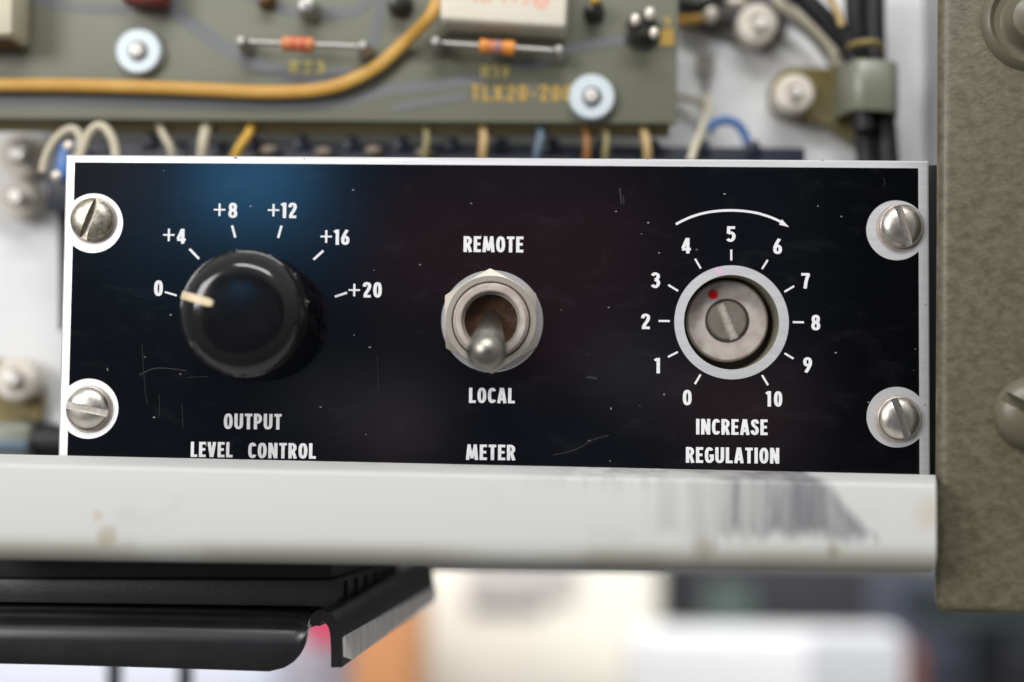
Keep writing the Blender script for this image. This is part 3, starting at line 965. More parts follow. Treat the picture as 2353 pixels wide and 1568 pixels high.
tag(MB().tube([P(u, v, 20) for u, v in [(182, 372), (192, 338), (206, 306), (226, 290), (246, 300), (262, 330), (268, 374)]], S(11, 20), 12).build('hookup_wire', M['creamwire'], at=P(226, 290, 20)),
    'tall cream wire loop above the top left panel corner', 'wire', 'cream wire loops at the panel corner')
blk = thing('terminal_block', P(140, 380, 30), 'small bright blue terminal block behind the top left panel corner', 'terminal block')
q = [P(120, 414, 22), P(176, 414, 22), P(178, 326, 22), P(136, 326, 22)]
MB().hexa(q + [p + Vector((0, 8, 0)) for p in q], 0.6).build('block', M['blue'], blk)
for u, v in ((157, 336), (130, 404)):
    MB().ball(P(u, v, 20.5), S(13, 22), (1, .7, 1)).build('terminal_screw', M['solder'], blk)
tag(MB().tube([P(u, v, 34) for u, v in [(176, 425), (150, 432), (146, 450), (148, 500), (150, 620), (150, 760)]], [S(22, 34), S(22, 34), S(20, 34), S(14, 34), S(14, 34), S(14, 34)], 14).build('cable', M['cable'], at=P(130, 600, 34)),
    'black cable hanging down behind the left edge of the panel', 'cable')

# ------------------------------------------------------------------ black cable loom with its clamp
yc = 34.0
for pts, r, lab in [
    ([(1962, -60), (1966, 60), (1972, 150), (1985, 260), (1992, 400)], 24, 'left black cable of the pair in the upper right clamp'),
    ([(2008, -60), (2008, 60), (2012, 150), (2030, 260), (2042, 400)], 26, 'right black cable of the pair in the upper right clamp')]:
    tag(MB().tube([P(u, v, yc) for u, v in pts], S(r, yc), 16).build('cable', M['cable'], at=P(pts[0][0], pts[0][1], yc)), lab, 'cable', 'black cables held by the clamp')
tag(MB().tube([P(u, v, 30) for u, v in [(1800, -50), (1860, 10), (1915, 66), (1958, 120), (1975, 190), (1985, 300)]], S(24, 30), 14).build('cable', M['cable'], at=P(1860, 10, 30)),
    'black cable slanting in from the top to join the clamped pair', 'cable', 'black cables held by the clamp')
tag(MB().tube([P(u, v, 36) for u, v in [(1760, -50), (1790, 6), (1830, 34), (1872, 68), (1906, 106), (1926, 150)]], S(11, 36), 12).build('hookup_wire', M['creamwire'], at=P(1830, 34, 36)),
    'cream wire slanting beside the black cables toward the clamp', 'wire')
tag(MB().tube([P(u, v, 41) for u, v in [(1780, -20), (1806, 40), (1850, 72), (1890, 116), (1920, 160)]], S(9, 41), 12).build('hookup_wire', M['lug'], at=P(1806, 40, 41)),
    'thin dark grey wire just below the slanting cream wire', 'wire')
tag(MB().tube([P(u, v, 26) for u, v in [(1880, -50), (1905, -6), (1925, 30), (1935, 60)]], S(9, 26), 12).build('hookup_wire', M['tanwire'], at=P(1905, -6, 26)),
    'short tan wire crossing the black cables at the top of the frame', 'wire')


def clear_nylon():
    m = mat('amber_nylon', lin(160, 142, 82), 0.35, var=lin(132, 130, 98), vscale=60, vamt=0.8)
    t = NT(m.node_tree)
    b = m.node_tree.nodes['Principled BSDF']
    tr_ = t.n('ShaderNodeBsdfTranslucent')
    tr_.inputs[0].default_value = rgba(lin(190, 160, 80))
    mx = t.n('ShaderNodeMixShader')
    mx.inputs[0].default_value = 0.3
    out = [n for n in m.node_tree.nodes if n.type == 'OUTPUT_MATERIAL'][0]
    t.lk(b.outputs[0], mx.inputs[1])
    t.lk(tr_.outputs[0], mx.inputs[2])
    t.lk(mx.outputs[0], out.inputs[0])
    return m


M['clampny'] = clear_nylon()
M['clampgrey'] = mat('clouded_nylon', lin(112, 113, 92), 0.35, var=lin(132, 136, 128), vscale=60, vamt=0.6, spec=0.7)
cl = thing('cable_clamp', P(1990, 190, 40), 'translucent amber nylon clamp strapping the black cables at upper right', 'cable clamp')
y = YW - 4.9
MB().prism([[xz(P(u, v, y)) for u, v in [(1960, 158)] + [(1827 + 56 * math.cos(R(a)), 214 + 60 * math.sin(R(a))) for a in range(-80, -291, -15)] + [(1905, 284), (1960, 330)]]], y, y + 4.7).build('tab', M['clampny'], cl)
p0, p1 = P(1936, 190, 30), P(2070, 190, 30)
zt, zb_ = P(2000, 132, 27).z, P(2000, 250, 27).z
mb = MB()
xm, hw = (p0.x + p1.x) / 2, (p1.x - p0.x) / 2
sec = []
for k in range(33):
    a = R(180 - 180 * k / 32)
    sec.append((xm + hw * math.copysign(abs(math.cos(a)) ** 0.55, math.cos(a)), 38 - 11 * abs(math.sin(a)) ** 0.55))
rows = []
tilt = lambda x: -(x - p0.x) * 0.05
for z in (zb_, zb_ + 0.5, zt - 0.5, zt):
    e = 0.3 if z in (zb_, zt) else 0.0
    rows.append([mb.bm.verts.new((x * (1) , yy + e, z + tilt(x))) for x, yy in sec])
inner = [[mb.bm.verts.new((xm + (x - xm) * 0.93, yy + 1.3, z + tilt(x))) for x, yy in sec] for z in (zt, zb_)]
rows = rows + inner + [rows[0]]
for A, B in zip(rows, rows[1:]):
    for k in range(32):
        mb.bm.faces.new((A[k], A[k + 1], B[k + 1], B[k]))
mb.build('strap', M['clampgrey'], cl)
MB().tube([P(1930, 132, 34), P(1955, 106, 28), P(1990, 97, 25), P(2018, 100, 26), P(2026, 118, 30)], S(8, 28), 12).build('strap_edge', M['clampny'], cl)

cl2 = thing('cable_clamp', P(40, 980, 42), 'small translucent olive nylon clamp under the lower left washer', 'cable clamp')
y = YW - 2.9
MB().prism([[xz(P(u, v, y)) for u, v in [(-80, 820), (70, 830), (92, 880), (96, 930), (90, 960), (84, 1110), (-80, 1110)]]], y, y + 2.7).build('tab', M['clampny'], cl2)
q = [P(-80, 1090, 34), P(66, 1090, 34), P(72, 972, 34), P(-80, 968, 34)]
MB().hexa(q + [p + Vector((0, 9, 0)) for p in q], 1.4, 3).build('strap', M['clampgrey'], cl2)
q = [P(-80, 1036, 33), P(62, 1036, 33), P(62, 1012, 33), P(-80, 1012, 33)]
MB().hexa(q + [p + Vector((0, 3, 0)) for p in q], 0.3).build('blue_band', M['palebluewire'], cl2)
tag(MB().tube([P(56, 1004, 40), P(100, 1012, 38), P(160, 1020, 38), P(240, 1022, 38)], S(42, 38), 16).build('cable', M['cable'], at=P(100, 1012, 38)),
    'short stretch of black cable between the small clamp and the panel edge', 'cable')

# ================================================================== CONTROL PANEL
panel = thing('control_panel', P(1140, 1080, 0), 'glossy black control panel with knob, toggle switch, slotted dial and white lettering', 'control panel')
XL, XR = -73.5, 73.5
ZT = 0.0
ZB = P(1140, 1105, 0).z - 1.0
pot = P(1681, 740.6, 0)
HR = S(109)


def circ(c, r, n=72):
    return [(c[0] + r * math.cos(2 * math.pi * k / n), c[1] + r * math.sin(2 * math.pi * k / n)) for k in range(n)]


PY = 0.06                                     # the aluminium lies this far behind the black finish
bv = 0.28
rect = lambda d: [(XL + d, ZB + d), (XR - d, ZB + d), (XR - d, ZT - d), (XL + d, ZT - d)]
mb = MB()
mb.prism([rect(bv), circ(xz(pot), HR)], PY, PY + 2.3, close=False)
outer, inn = rect(0), rect(bv)
vo = [mb.bm.verts.new((p[0], PY + bv, p[1])) for p in outer]
vi = [mb.bm.verts.new((p[0], PY, p[1])) for p in inn]
vb = [mb.bm.verts.new((p[0], PY + 2.3, p[1])) for p in outer]
for i in range(4):
    j = (i + 1) % 4
    mb.bm.faces.new((vi[i], vi[j], vo[j], vo[i]))
    mb.bm.faces.new((vo[i], vo[j], vb[j], vb[i]))
mb.build('face_plate', M['alu'], panel, 'bare aluminium edge of the panel', sharp=20)

cUL, cLL = P(214, 513), P(203.3, 939.4)
cUR, cLR = P(2060, 529.3), P(2061, 958.8)
RR = S(69.5)
xl_t, xl_b = P(170.5, 374).x, P(156, 1045).x
ctop = (P(170, 374).z + P(2110, 386).z) / 2
xcl = (P(170.5, 374).x + P(158.5, 940).x) / 2
xcr = (P(2110, 386).x + P(2112.5, 1000).x) / 2
cbot = ZB + 1.0


def notch(c, side, x):
    """arc of the bare ring round a screw, from its upper to its lower crossing with the line x"""
    a = math.acos(max(-1, min(1, (x - c.x) / RR)))
    if side < 0:      # left screws: bulge to the right
        return [(c.x + RR * math.cos(t), c.z + RR * math.sin(t)) for t in [a + (-2 * a) * k / 40 for k in range(41)]]
    a2 = math.acos(max(-1, min(1, (x - c.x) / RR)))
    return [(c.x + RR * math.cos(t), c.z + RR * math.sin(t)) for t in [-a2 - (2 * math.pi - 2 * a2) * k / 40 for k in range(41)]]


outline = [(xcl, ctop)] + notch(cUL, -1, xcl) + notch(cLL, -1, xcl) + [(xcl, cbot), (xcr, cbot)]
outline += notch(cLR, 1, xcr) + notch(cUR, 1, xcr) + [(xcr, ctop)]
MB().prism([outline, circ(xz(pot), S(131.5))], 0.0, 0.05, close=True).build('black_finish', M['coat'], panel, 'glossy dusty black face')

IY = -0.03
for txt, u0, v0, u1, v1, gp in [
    ('REMOTE', 1065, 543.5, 1202.5, 580, .10), ('LOCAL', 1077.5, 891.5, 1183, 926.8, .10), ('METER', 1071, 1022, 1184, 1057.6, .10),
    ('OUTPUT', 514, 951, 646.8, 986.8, .10), ('LEVEL', 438, 1016, 534.4, 1051, .11), ('CONTROL', 570, 1018.3, 725.6, 1053.8, .10),
    ('INCREASE', 1599.5, 963.5, 1763.7, 999.5, .10), ('REGULATION', 1576, 1028.6, 1790.6, 1064.8, .10)]:
    legend(txt, 'legend_word', panel, M['white_ink'], u0, v0, u1, v1, IY, 1.0, gp)


def c7(x, y_): return (321.7 + x * .31145, 430.9 + y_ * .31145)
def c1(x, y_): return (1407.5 + x * .348, 430.9 + y_ * .348)


def numeral(txt, cx, cy, wpx, hpx, pen=1.0, gap=.10):
    legend(txt, 'numeral' if txt != '+' else 'plus_sign', panel, M['white_ink'], cx - wpx / 2, cy - hpx / 2, cx + wpx / 2, cy + hpx / 2, IY, pen, gap)


for txt, x, y_, wd, hh in [('0', 135, 744, 66, 116), ('4', 304, 361, 68, 110), ('8', 684, 170, 70, 112), ('12', 1099, 170, 114, 114),
                           ('16', 1489, 368, 114, 112), ('20', 1713, 756, 142, 114)]:
    u, v = c7(x, y_)
    numeral(txt, u, v, wd * .31145, hh * .31145)
for x, y_ in [(213, 351), (587, 165), (985, 168), (1374, 363), (1581, 758)]:
    u, v = c7(x, y_)
    pc = P(u, v, IY)
    hx, hz = S(43 * .31145), S(47 * .31145)
    mbp = MB()
    mbp.strip([(pc.x - hx, pc.z), (pc.x + hx, pc.z)], S(2.0), S(2.0), IY)
    mbp.strip([(pc.x, pc.z + hz), (pc.x, pc.z - hz)], S(2.5), S(2.5), IY - 0.006)
    mbp.build('plus_sign', M['white_ink'], panel, recalc=False)


def tick(a, b, wpx):
    pa, pb = P(a[0], a[1], IY), P(b[0], b[1], IY)
    MB().strip([xz(pa), xz(pb)], S(wpx / 2), S(wpx / 2), IY).build('tick_mark', M['white_ink'], panel, recalc=False)


for a, b in [((183, 772), (271, 798)), ((365, 454), (436, 528)), ((679, 281), (703, 371)), ((1044, 283), (1019, 373)), ((1353, 467), (1280, 533)), ((1528, 777), (1437, 807))]:
    tick(c7(*a), c7(*b), 5.6 if a[0] != 183 else 4.4)
for txt, x, y_ in [('5', 782, 308), ('4', 487, 385), ('6', 1090, 389), ('3', 284, 613), ('7', 1275, 617), ('2', 218, 885), ('8', 1342, 893),
                   ('1', 297, 1177), ('9', 1288, 1173), ('0', 493, 1388), ('10', 1068, 1397)]:
    u, v = c1(x, y_)
    wd = {'1': 36, '10': 106}.get(txt, 62)
    numeral(txt, u, v, wd * .348, 102 * .348, 1.0, .16)
for a, b in [((784, 411), (784, 483)), ((545, 472), (583, 536)), ((1025, 479), (987, 539)), ((368, 644), (433, 684)), ((1199, 652), (1135, 690)),
             ((304, 882), (378, 883)), ((1190, 890), (1264, 891)), ((366, 1120), (431, 1087)), ((1136, 1096), (1195, 1131)), ((581, 1236), (544, 1299)), ((987, 1240), (1027, 1306))]:
    tick(c1(*a), c1(*b), 4.6)
mb = MB()
ap = [xz(P(*c1(x, y_), IY)) for x, y_ in cr([(418, 243), (520, 195), (640, 163), (785, 152), (930, 165), (1040, 196), (1112, 228)], 6)]
mb.strip(ap, S(2.8), S(2.8), IY)
hd = [P(*c1(x, y_), IY - 0.006) for x, y_ in [(1166, 263), (1099, 246), (1118, 211)]]
mb.bm.faces.new([mb.bm.verts.new(p) for p in hd])
mb.build('arrow', M['white_ink'], panel, 'curved white arrow pointing clockwise', recalc=False)

# fine scratches and scuffs on the finish
mb = MB()
M['scratch'] = mat('scratch', (0.016, 0.016, 0.018), 0.5)
for pts, wd in [([(326, 360 + 430), (332, 880), (338, 930)], .7), ([(320, 862), (360, 846), (428, 852)], 1.6), ([(428, 868), (480, 865)], .9),
                ([(1424, 432), (1428, 468)], 3.2), ([(1432, 450), (1434, 470)], 2.0), ([(1348, 866), (1372, 870)], 5.0), ([(867, 820), (869, 900)], .7),
                ([(1270, 1046), (1300, 1040), (1330, 1030), (1360, 1012), (1400, 1000)], 1.6), ([(418, 930), (420, 985)], .8),
                ([(366, 905), (366, 960)], .7), ([(1340, 820), (1350, 812), (1356, 820)], .8), 
                ([(2028, 408), (2034, 420), (2028, 430)], .9), ([(1210, 720), (1230, 728), (1240, 722)], .6)]:
    pp = [xz(P(u, v, IY)) for u, v in (cr(pts, 4) if len(pts) > 2 else pts)]
    mb.strip(pp, S(wd * .5), S(wd * .5), IY + 0.01)
mb.build('scratches', M['scratch'], panel, 'fine grey scratches in the black finish', recalc=False)

mb = MB()
for u, v, a_, b_ in [(541, 363, 4.5, 3.0), (535, 358, 2.0, 1.6), (549, 368, 2.2, 1.4), (428, 362, 1.2, 3.0), (699, 366, 1.5, 2.2), (1488, 366, 1.4, 2.6), (1890, 369, 2.5, 1.4), (2128, 700, 1.6, 3.0), (2126, 930, 1.8, 2.4)]:
    p = P(u, v, PY - 0.01)
    n_ = 9
    vs = [mb.bm.verts.new((p.x + S(a_) * math.cos(2 * math.pi * k / n_) * rnd.uniform(.6, 1.2), PY - 0.01, p.z + S(b_) * math.sin(2 * math.pi * k / n_) * rnd.uniform(.6, 1.2))) for k in range(n_)]
    mb.bm.faces.new(vs)
mb.build('nicks', M['nickdirt'], panel, 'small dark nicks in the aluminium edge', recalc=False)

# bare shiny recess round each screw, then the four slotted screws
sr = S(50.3)


def screw_head(parent, name, c, ang, m, label, tilt=0.0):
    mb = MB()
    prof = [(sr * .96, 0.05), (sr, -0.15), (sr, -0.55)]
    for k in range(1, 12):
        a = R(90 * k / 12)
        prof.append((sr * math.cos(a) ** 0.75, -0.55 - 1.55 * math.sin(a)))
    prof.append((0, -2.1))
    mb.lathe((c.x, c.z), prof, 72)
    o = mb.build(name, m, parent, label)
    cut = MB().box((-sr * 1.3, -3.2, -0.62), (sr * 1.3, -0.95, 0.62), mtx=Matrix.Translation((c.x, 0, c.z)) @ Matrix.Rotation(R(ang), 4, 'Y'))
    carve(o, cut)
    return o


def ang_of(x0_, y0_, x1_, y1_):
    """pixel direction -> rotation about y that turns the x axis to it"""
    return -math.degrees(math.atan2(-(y1_ - y0_), x1_ - x0_))


M['screwdirt'] = mat('dirty_nickel', (0.62, 0.58, 0.50), 0.38, 1.0, var=(0.20, 0.17, 0.09), vscale=1100, vamt=0.75, rvar=0.2, bump=0.08, bscale=1400)
screw_head(panel, 'screw', P(213.5, 506), ang_of(372, 555, 438, 375), M['screwdirt'], 'upper left screw, pitted, slot nearly upright leaning right')
screw_head(panel, 'screw', P(204, 939.5), ang_of(287, 1262, 478, 1300), M['nickel'], 'lower left screw with a nearly level slot')
screw_head(panel, 'screw', P(2071, 521), ang_of(362, 160, 425, 382), M['nickel'], 'upper right screw, slot leaning left')
screw_head(panel, 'screw', P(2065.5, 962.5), ang_of(350, 1160, 425, 1385), M['nickel'], 'lower right screw, slot leaning left')
for c in (P(216, 508), P(206, 941), P(2068, 524), P(2063, 963)):
    MB().lathe(xz(c), [(sr * 1.10, PY - 0.012), (sr * 0.9, PY - 0.012)], 48, cap=(False, False)).build('screw_recess', M['dirt'] if False else M['nickel_old'], panel)

# ------------------------------------------------------------------ output knob
kc = P(593, 731)
KR, KH = 10.45, 16.2
NF = 12


def kfun(r, y, a):
    h = -y
    f = max(0.0, min(1.0, (11.5 - h) / 7.0))
    s_ = abs(math.sin(NF * a / 2 + 0.5)) ** 0.55
    return r - 0.85 * f * f * (1 - s_) - 0.0


prof = [(KR + 0.35, -0.25), (KR + 0.42, -0.8), (KR + 0.40, -2.0), (KR + 0.30, -5), (KR + 0.12, -8.5), (KR + .02, -10.6)]
for k in range(1, 15):
    a = R(90 * k / 15)
    prof.append((KR - 4.0 * (1 - math.cos(a)), -10.6 - 5.25 * math.sin(a) - 0.15 * (k / 15) ** 3))
prof += [(6.35, -16.03), (5.2, -16.12), (4, -16.18), (2, -16.24), (0, -16.26)]
KH = 16.2
knob = MB().lathe(xz(kc), prof, 192, kfun).build('knob', M['knob'], panel, 'round black fluted knob pointing at 0', sharp=60)
pang = math.atan2(0.285, -1.0)
dirv = Vector((math.cos(pang), 0, math.sin(pang)))
prp = Vector((-math.sin(pang), 0, math.cos(pang)))
mb = MB()
path = [(4.3, -16.2)] + [(r, y) for r, y in reversed(prof[:-3])]
hw = 0.72
rows = []
for i, (r, y) in enumerate(path):
    bump_ = 0.16
    o_out = Vector((kc.x, y - (bump_ if y < -11.5 else 0), kc.z)) + dirv * (r + (bump_ if y > -15.5 else 0.02))
    o_in = Vector((kc.x, y + 0.3, kc.z)) + dirv * (r - 0.35)
    wv = hw * (0.72 if i == 0 else 1.0)
    rows.append([mb.bm.verts.new(o_in + prp * wv), mb.bm.verts.new(o_out + prp * (wv - .1)), mb.bm.verts.new(o_out - prp * (wv - .1)), mb.bm.verts.new(o_in - prp * wv)])
for A, B in zip(rows, rows[1:]):
    for k in range(3):
        mb.bm.faces.new((A[k], A[k + 1], B[k + 1], B[k]))
mb.bm.faces.new(rows[0]); mb.bm.faces.new(list(reversed(rows[-1])))
mb.build('pointer', M['pointer'], knob, 'cream pointer line', sharp=50)

# ------------------------------------------------------------------ toggle switch
tcn_ = P(1130, 741)
tx = xz(tcn_)
sw = MB().lathe(xz(P(1131, 739)), [(S(117.5), -0.02), (S(117.5), -0.7), (S(115), -0.95), (S(70), -0.95)], 96).build('toggle_switch', M['nickel_satin'], panel, 'nickel toggle switch thrown down to LOCAL')
M['brightwasher'] = mat('bright_washer', (0.86, 0.86, 0.87), 0.3, 0.8)
sw.data.materials[0] = M['brightwasher']
ap_, face = S(105, -3), S(103, -3)
h0, h1 = -1.0, -4.6


def hexr(a, rot=R(91.5)):
    d = (a - rot + math.pi / 6) % (math.pi / 3) - math.pi / 6
    # vertex at rot
    d2 = ((a - rot) % (math.pi / 3)) - math.pi / 6
    return ap_ / math.cos(d2)


mb = MB()
n = 180
rings_ = []
for y_f, rf in ((lambda r: h0, None), (lambda r: h1 + max(0.0, (r - face)) * 0.55, None), (lambda r: h1, face), (lambda r: h1, S(90)), (lambda r: h1 + .6, S(86)), (lambda r: h1 + .6, S(60))):
    ring_ = []
    for k in range(n):
        a = 2 * math.pi * k / n
        rh = hexr(a)
        r = rh if rf is None else rf
        ring_.append(mb.bm.verts.new((tx[0] + r * math.cos(a), y_f(rh), tx[1] + r * math.sin(a))))
    rings_.append(ring_)
for Ar, Br in zip(rings_, rings_[1:]):
    for k in range(n):
        mb.bm.faces.new((Ar[k], Ar[(k + 1) % n], Br[(k + 1) % n], Br[k]))
mb.build('nut', M['nickel_satin'], sw, 'hexagonal nut', sharp=25)
bo, bi = S(83.5, -5), S(67, -5)
MB().lathe(tx, [(bo + .3, -4.0), (bo + .3, -4.3), (bo, -4.5), (bo, -5.5), (bo - .25, -5.8), (bi + .2, -5.8), (bi, -5.6), (bi, -0.5)], 96, cap=(False, False)).build('bushing', M['nickel_old'], sw, 'threaded bushing')
MB().lathe(tx, [(bo + .9, -4.05), (bo - .1, -4.05)], 96, cap=(False, False)).build('groove', M['dirt'], sw)
MB().lathe(tx, [(bi + .05, -2.6), (S(24), -2.2)], 64, cap=(False, True)).build('seal', M['brown'], sw, 'brown seal inside the bushing')
p_b = Vector((tx[0], -1.2, tx[1] + 0.25))
p_t = P(1118.5, 807, -17.5)
d = p_t - p_b
Lr = 3.18
mb = MB()
pts, rad = [p_b + d * f for f in (0, .12, .5, .78, .84, .865, .885)], [1.75, 1.85, 2.35, 2.72, 2.90, 2.90, 2.70]
dl = d.length
for k in range(0, 13):
    a = R(-33 + 123 * k / 12)
    pts.append(p_t + d / dl * (Lr * math.sin(a)))
    rad.append(max(0.02, Lr * math.cos(a)))
mb.tube(pts, rad, 40, 0).build('lever', M['lever'], sw, 'ball ended lever', sharp=25)

# ------------------------------------------------------------------ regulation dial in its well
dial = MB().lathe(xz(pot), [(HR + .25, 2.4), (HR + .25, 12.0), (HR - .01, 12.0), (HR - .01, 0.12), (HR + .12, 0.08)], 96, cap=(False, False)).build('regulation_dial', M['well'], panel, 'screwdriver dial with a red dot, set between 4 and 5')
MB().lathe(xz(pot), [(HR + .2, 12.0), (0.0, 12.0)], 64, cap=(False, False)).build('well_floor', M['well'], dial)
sd = P(1671, 737.5, 4.0)
SR = S(94, 4)
cr_ = S(48.5, 4)
MB().lathe(xz(sd), [(SR, 11.9), (SR, 4.35), (SR - .35, 4.0), (cr_ + .1, 4.0), (cr_, 4.2), (cr_, 5.5), (0.01, 5.5)], 96, cap=(False, False)).build('shaft_collar', M['nickel_old'], dial, 'tarnished round collar')
mb = MB()
sc_ = P(1671, 737, 3.9)
r_ = S(46, 4)
mb.lathe(xz(sc_), [(r_, 5.6), (r_, 4.1), (r_ - .35, 3.75), (0.0, 3.7)], 64)
so = mb.build('shaft_screw', M['nickel_old'], dial, 'slotted shaft end')
M['shaft'] = mat('worn_steel_shaft', (0.30, 0.285, 0.26), 0.36, 0.6, var=(0.25, 0.17, 0.09), vscale=420, vamt=0.55, rvar=0.2, bump=0.1, bscale=1200)
cut = MB().box((-r_ * 1.4, 2.5, -0.82), (r_ * 1.4, 4.6, 0.82), mtx=Matrix.Translation((sc_.x, 0, sc_.z)) @ Matrix.Rotation(R(ang_of(712, 770, 806, 1000)), 4, 'Y'))
bpy.context.view_layer.update()
so.parent = None
cutm = cut.build('cutter', M['dirt'])
# the shaft was built relative to the panel root: put the cutter in the same frame
po = origin_of(panel)
for v in cutm.data.vertices:
    v.co = v.co - po
md = so.modifiers.new('slot', 'BOOLEAN'); md.operation = 'DIFFERENCE'; md.solver = 'EXACT'; md.object = cutm
bpy.context.view_layer.update()
me_ = bpy.data.meshes.new_from_object(so.evaluated_get(bpy.context.evaluated_depsgraph_get()))
so.modifiers.clear(); so.data = me_; so.parent = dial
me_.materials.clear(); me_.materials.append(M['shaft'])
me_.set_sharp_from_angle(angle=R(30))
bpy.data.objects.remove(cutm)
MB().box((-r_ * .985, 4.45, -0.80), (r_ * .985, 4.62, 0.80), mtx=Matrix.Translation((sc_.x, 0, sc_.z)) @ Matrix.Rotation(R(ang_of(712, 770, 806, 1000)), 4, 'Y')).build('lit_slot_floor', M['litslot'], dial)  # brighter plate added so the slot floor looks lit
MB().lathe(xz(sd), [(cr_ + .18, 3.985), (cr_ - .1, 3.985)], 64, cap=(False, False)).build('groove', M['dirt'], dial)
rd = P(1638.5, 676.5, 4.0)
rr = S(11.6, 4)
MB().lathe(xz(rd), [(rr, 4.02), (rr, 3.93), (rr * .8, 3.86), (0, 3.84)], 32).build('red_dot', M['red'], dial)
mb = MB()
pts = [xz(P(*c1(x, y_), PY - 0.02)) for x, y_ in [(664, 541), (722, 520), (736, 568), (688, 580)]]
mb.prism([pts], PY - 0.02, PY - 0.01).build('ink_smudge', M['lilac'], panel)

# ================================================================== rail in front of the panel's lower edge
YR = -16.0
rail = thing('frame_rail', P(1100, 1180, YR), 'long white painted rail below the black panel, rubbed grey near its right end', 'rail')
ub = [P(-150, 1040.5, -2.0), P(2150, 1091.5, -2.0)]       # back top edge
uf = [P(-150, 1063, YR), P(2151, 1113, YR)]               # front top edge
lf = [P(-150, 1240, YR), P(2151, 1271, YR)]
lb = [P(-150, 1272, YR + 5), P(2151, 1303, YR + 5)]
t = bmesh.new()
secs = []
NS = 24
for i in range(NS + 1):
    f = i / NS
    mixp = lambda pr: pr[0].lerp(pr[1], f)
    a, b, c, d_ = mixp(ub), mixp(uf), mixp(lf), mixp(lb)
    sec = [a + Vector((0, 0, -12)), a, a.lerp(b, .93)]
    for k in range(0, 6):
        th = R(90 * k / 5)
        ctr = b + Vector((0, 0.6, -0.6))
        sec.append(ctr + Vector((0, -0.6 * math.sin(th), 0.6 * math.cos(th))))
    ctr = c + Vector((0, 3.4, 0))
    for k in range(0, 9):
        th = R(80 * k / 8)
        sec.append(ctr + Vector((0, -3.4 * math.cos(th), -3.4 * math.sin(th))))
    sec.append(sec[-1] + Vector((0, 7.0, -0.1)))
    sec.append(sec[-1] + Vector((0, 0.0, 1.2)))
    sec.append(Vector((b.x, -3.0, sec[-1].z)))
    secs.append([t.verts.new(p) for p in sec])
for A, B in zip(secs, secs[1:]):
    for k in range(len(A)):
        k2 = (k + 1) % len(A)
        t.faces.new((A[k], A[k2], B[k2], B[k]))
t.faces.new(list(reversed(secs[0]))); t.faces.new(secs[-1])
mb = MB(); mb.merge(t)
mb.build('rail_body', M['railpaint'], rail, sharp=60, at=None)
# rail_mat is laid out in world millimetres, so keep this mesh's origin at the world origin
rb_ = rail.children[0]
for v in rb_.data.vertices:
    v.co = v.co + rail.location
rb_.location = -Vector(rail.location)

# ================================================================== olive panel on the right
YO = -7.0
olive = thing('side_panel', P(2260, 1410, YO), 'olive drab wrinkle painted metal panel along the right edge', 'side panel')
q = [P(2156, 1409, YO), P(2520, 1418, YO), P(2520, -120, YO), P(2163, -120, YO)]
MB().hexa(q + [p + Vector((0, 3.4, 0)) for p in q], 1.65, 5).build('panel_sheet', M['olive'], olive)
M['olivepaint'] = mat('olive_screw_paint', lin(104, 100, 82), 0.38, var=lin(84, 79, 60), vscale=200, vamt=0.6, bump=0.1, bscale=700)
c = P(2372, 46, YO - 1)
MB().lathe(xz(c), [(S(116, YO), YO + .1), (S(112, YO), YO - .5), (S(98, YO), YO - 1.1), (S(84, YO), YO - .2), (S(70, YO), YO - .2), (S(62, YO), YO - .6), (S(50, YO), YO - 2.4), (S(24, YO), YO - 3.2), (0, YO - 3.3)], 72).build('screw', M['olivepaint'], olive, 'painted screw in a dished washer, cut by the upper right corner')
c = P(2372, 952, YO - 1)
hd_ = MB().lathe(xz(c), [(S(84, YO), YO + .1), (S(82, YO), YO - .6), (S(76, YO), YO - 1.2), (S(66, YO), YO - 1.9), (S(40, YO), YO - 2.7), (0, YO - 3.0)], 72).build('screw', M['olivepaint'], olive, 'painted slotted screw at the right edge halfway down')
cut = MB().box((-10, YO - 5, -0.85), (10, YO - 1.0, 0.85), mtx=Matrix.Translation((c.x, 0, c.z)) @ Matrix.Rotation(R(32), 4, 'Y'))
carve(hd_, cut)

# ================================================================== black tray and the case standing on it, below the rail
tray = thing('equipment_tray', P(400, 1480, -4), 'black bent steel tray at lower left with rounded front lip and worn flange with painted reflection', 'tray')
yf = -4.0
bm_pts = []
lip = [(-150, 1404), (300, 1410), (600, 1417), (690, 1420)]
low_r = [(706, 1466), (700, 1492), (684, 1515), (658, 1534), (620, 1544)]
mb = MB()
# front lip: outline swept as a thick sheet with a rolled upper edge
cols = []
for (u, vt, vb_) in [(-150, 1402, 1524), (100, 1405, 1529), (350, 1409, 1536), (560, 1414, 1543), (620, 1416, 1545), (655, 1417, 1536), (675, 1418, 1523), (688, 1419, 1509), (697, 1420.5, 1493), (703, 1422.5, 1477), (706, 1426, 1462), (707, 1432, 1450)]:
    ctop_ = P(u, vt, yf)
    zl = P(u, vb_, yf).z
    col = []
    rt = min(4.8, 0.72 * (ctop_.z - zl))
    for k in range(8):
        th = R(90 * k / 7)
        col.append(Vector((ctop_.x, yf + rt - rt * math.sin(th), ctop_.z - rt + rt * math.cos(th))))
    col[0].y += 6
    col.append(Vector((ctop_.x, yf, (ctop_.z - rt) * .4 + zl * .6)))
    col.append(Vector((ctop_.x, yf, zl + 0.5)))
    col.append(Vector((ctop_.x, yf + .5, zl)))
    col.append(Vector((ctop_.x, yf + 1.3, zl)))
    col.append(Vector((ctop_.x, yf + 1.8, zl + .5)))
    col.append(Vector((ctop_.x, yf + 1.8, ctop_.z - rt)))
    col.append(Vector((ctop_.x, yf + 8, ctop_.z - min(1.8, rt * .5))))
    cols.append([mb.bm.verts.new(p) for p in col])
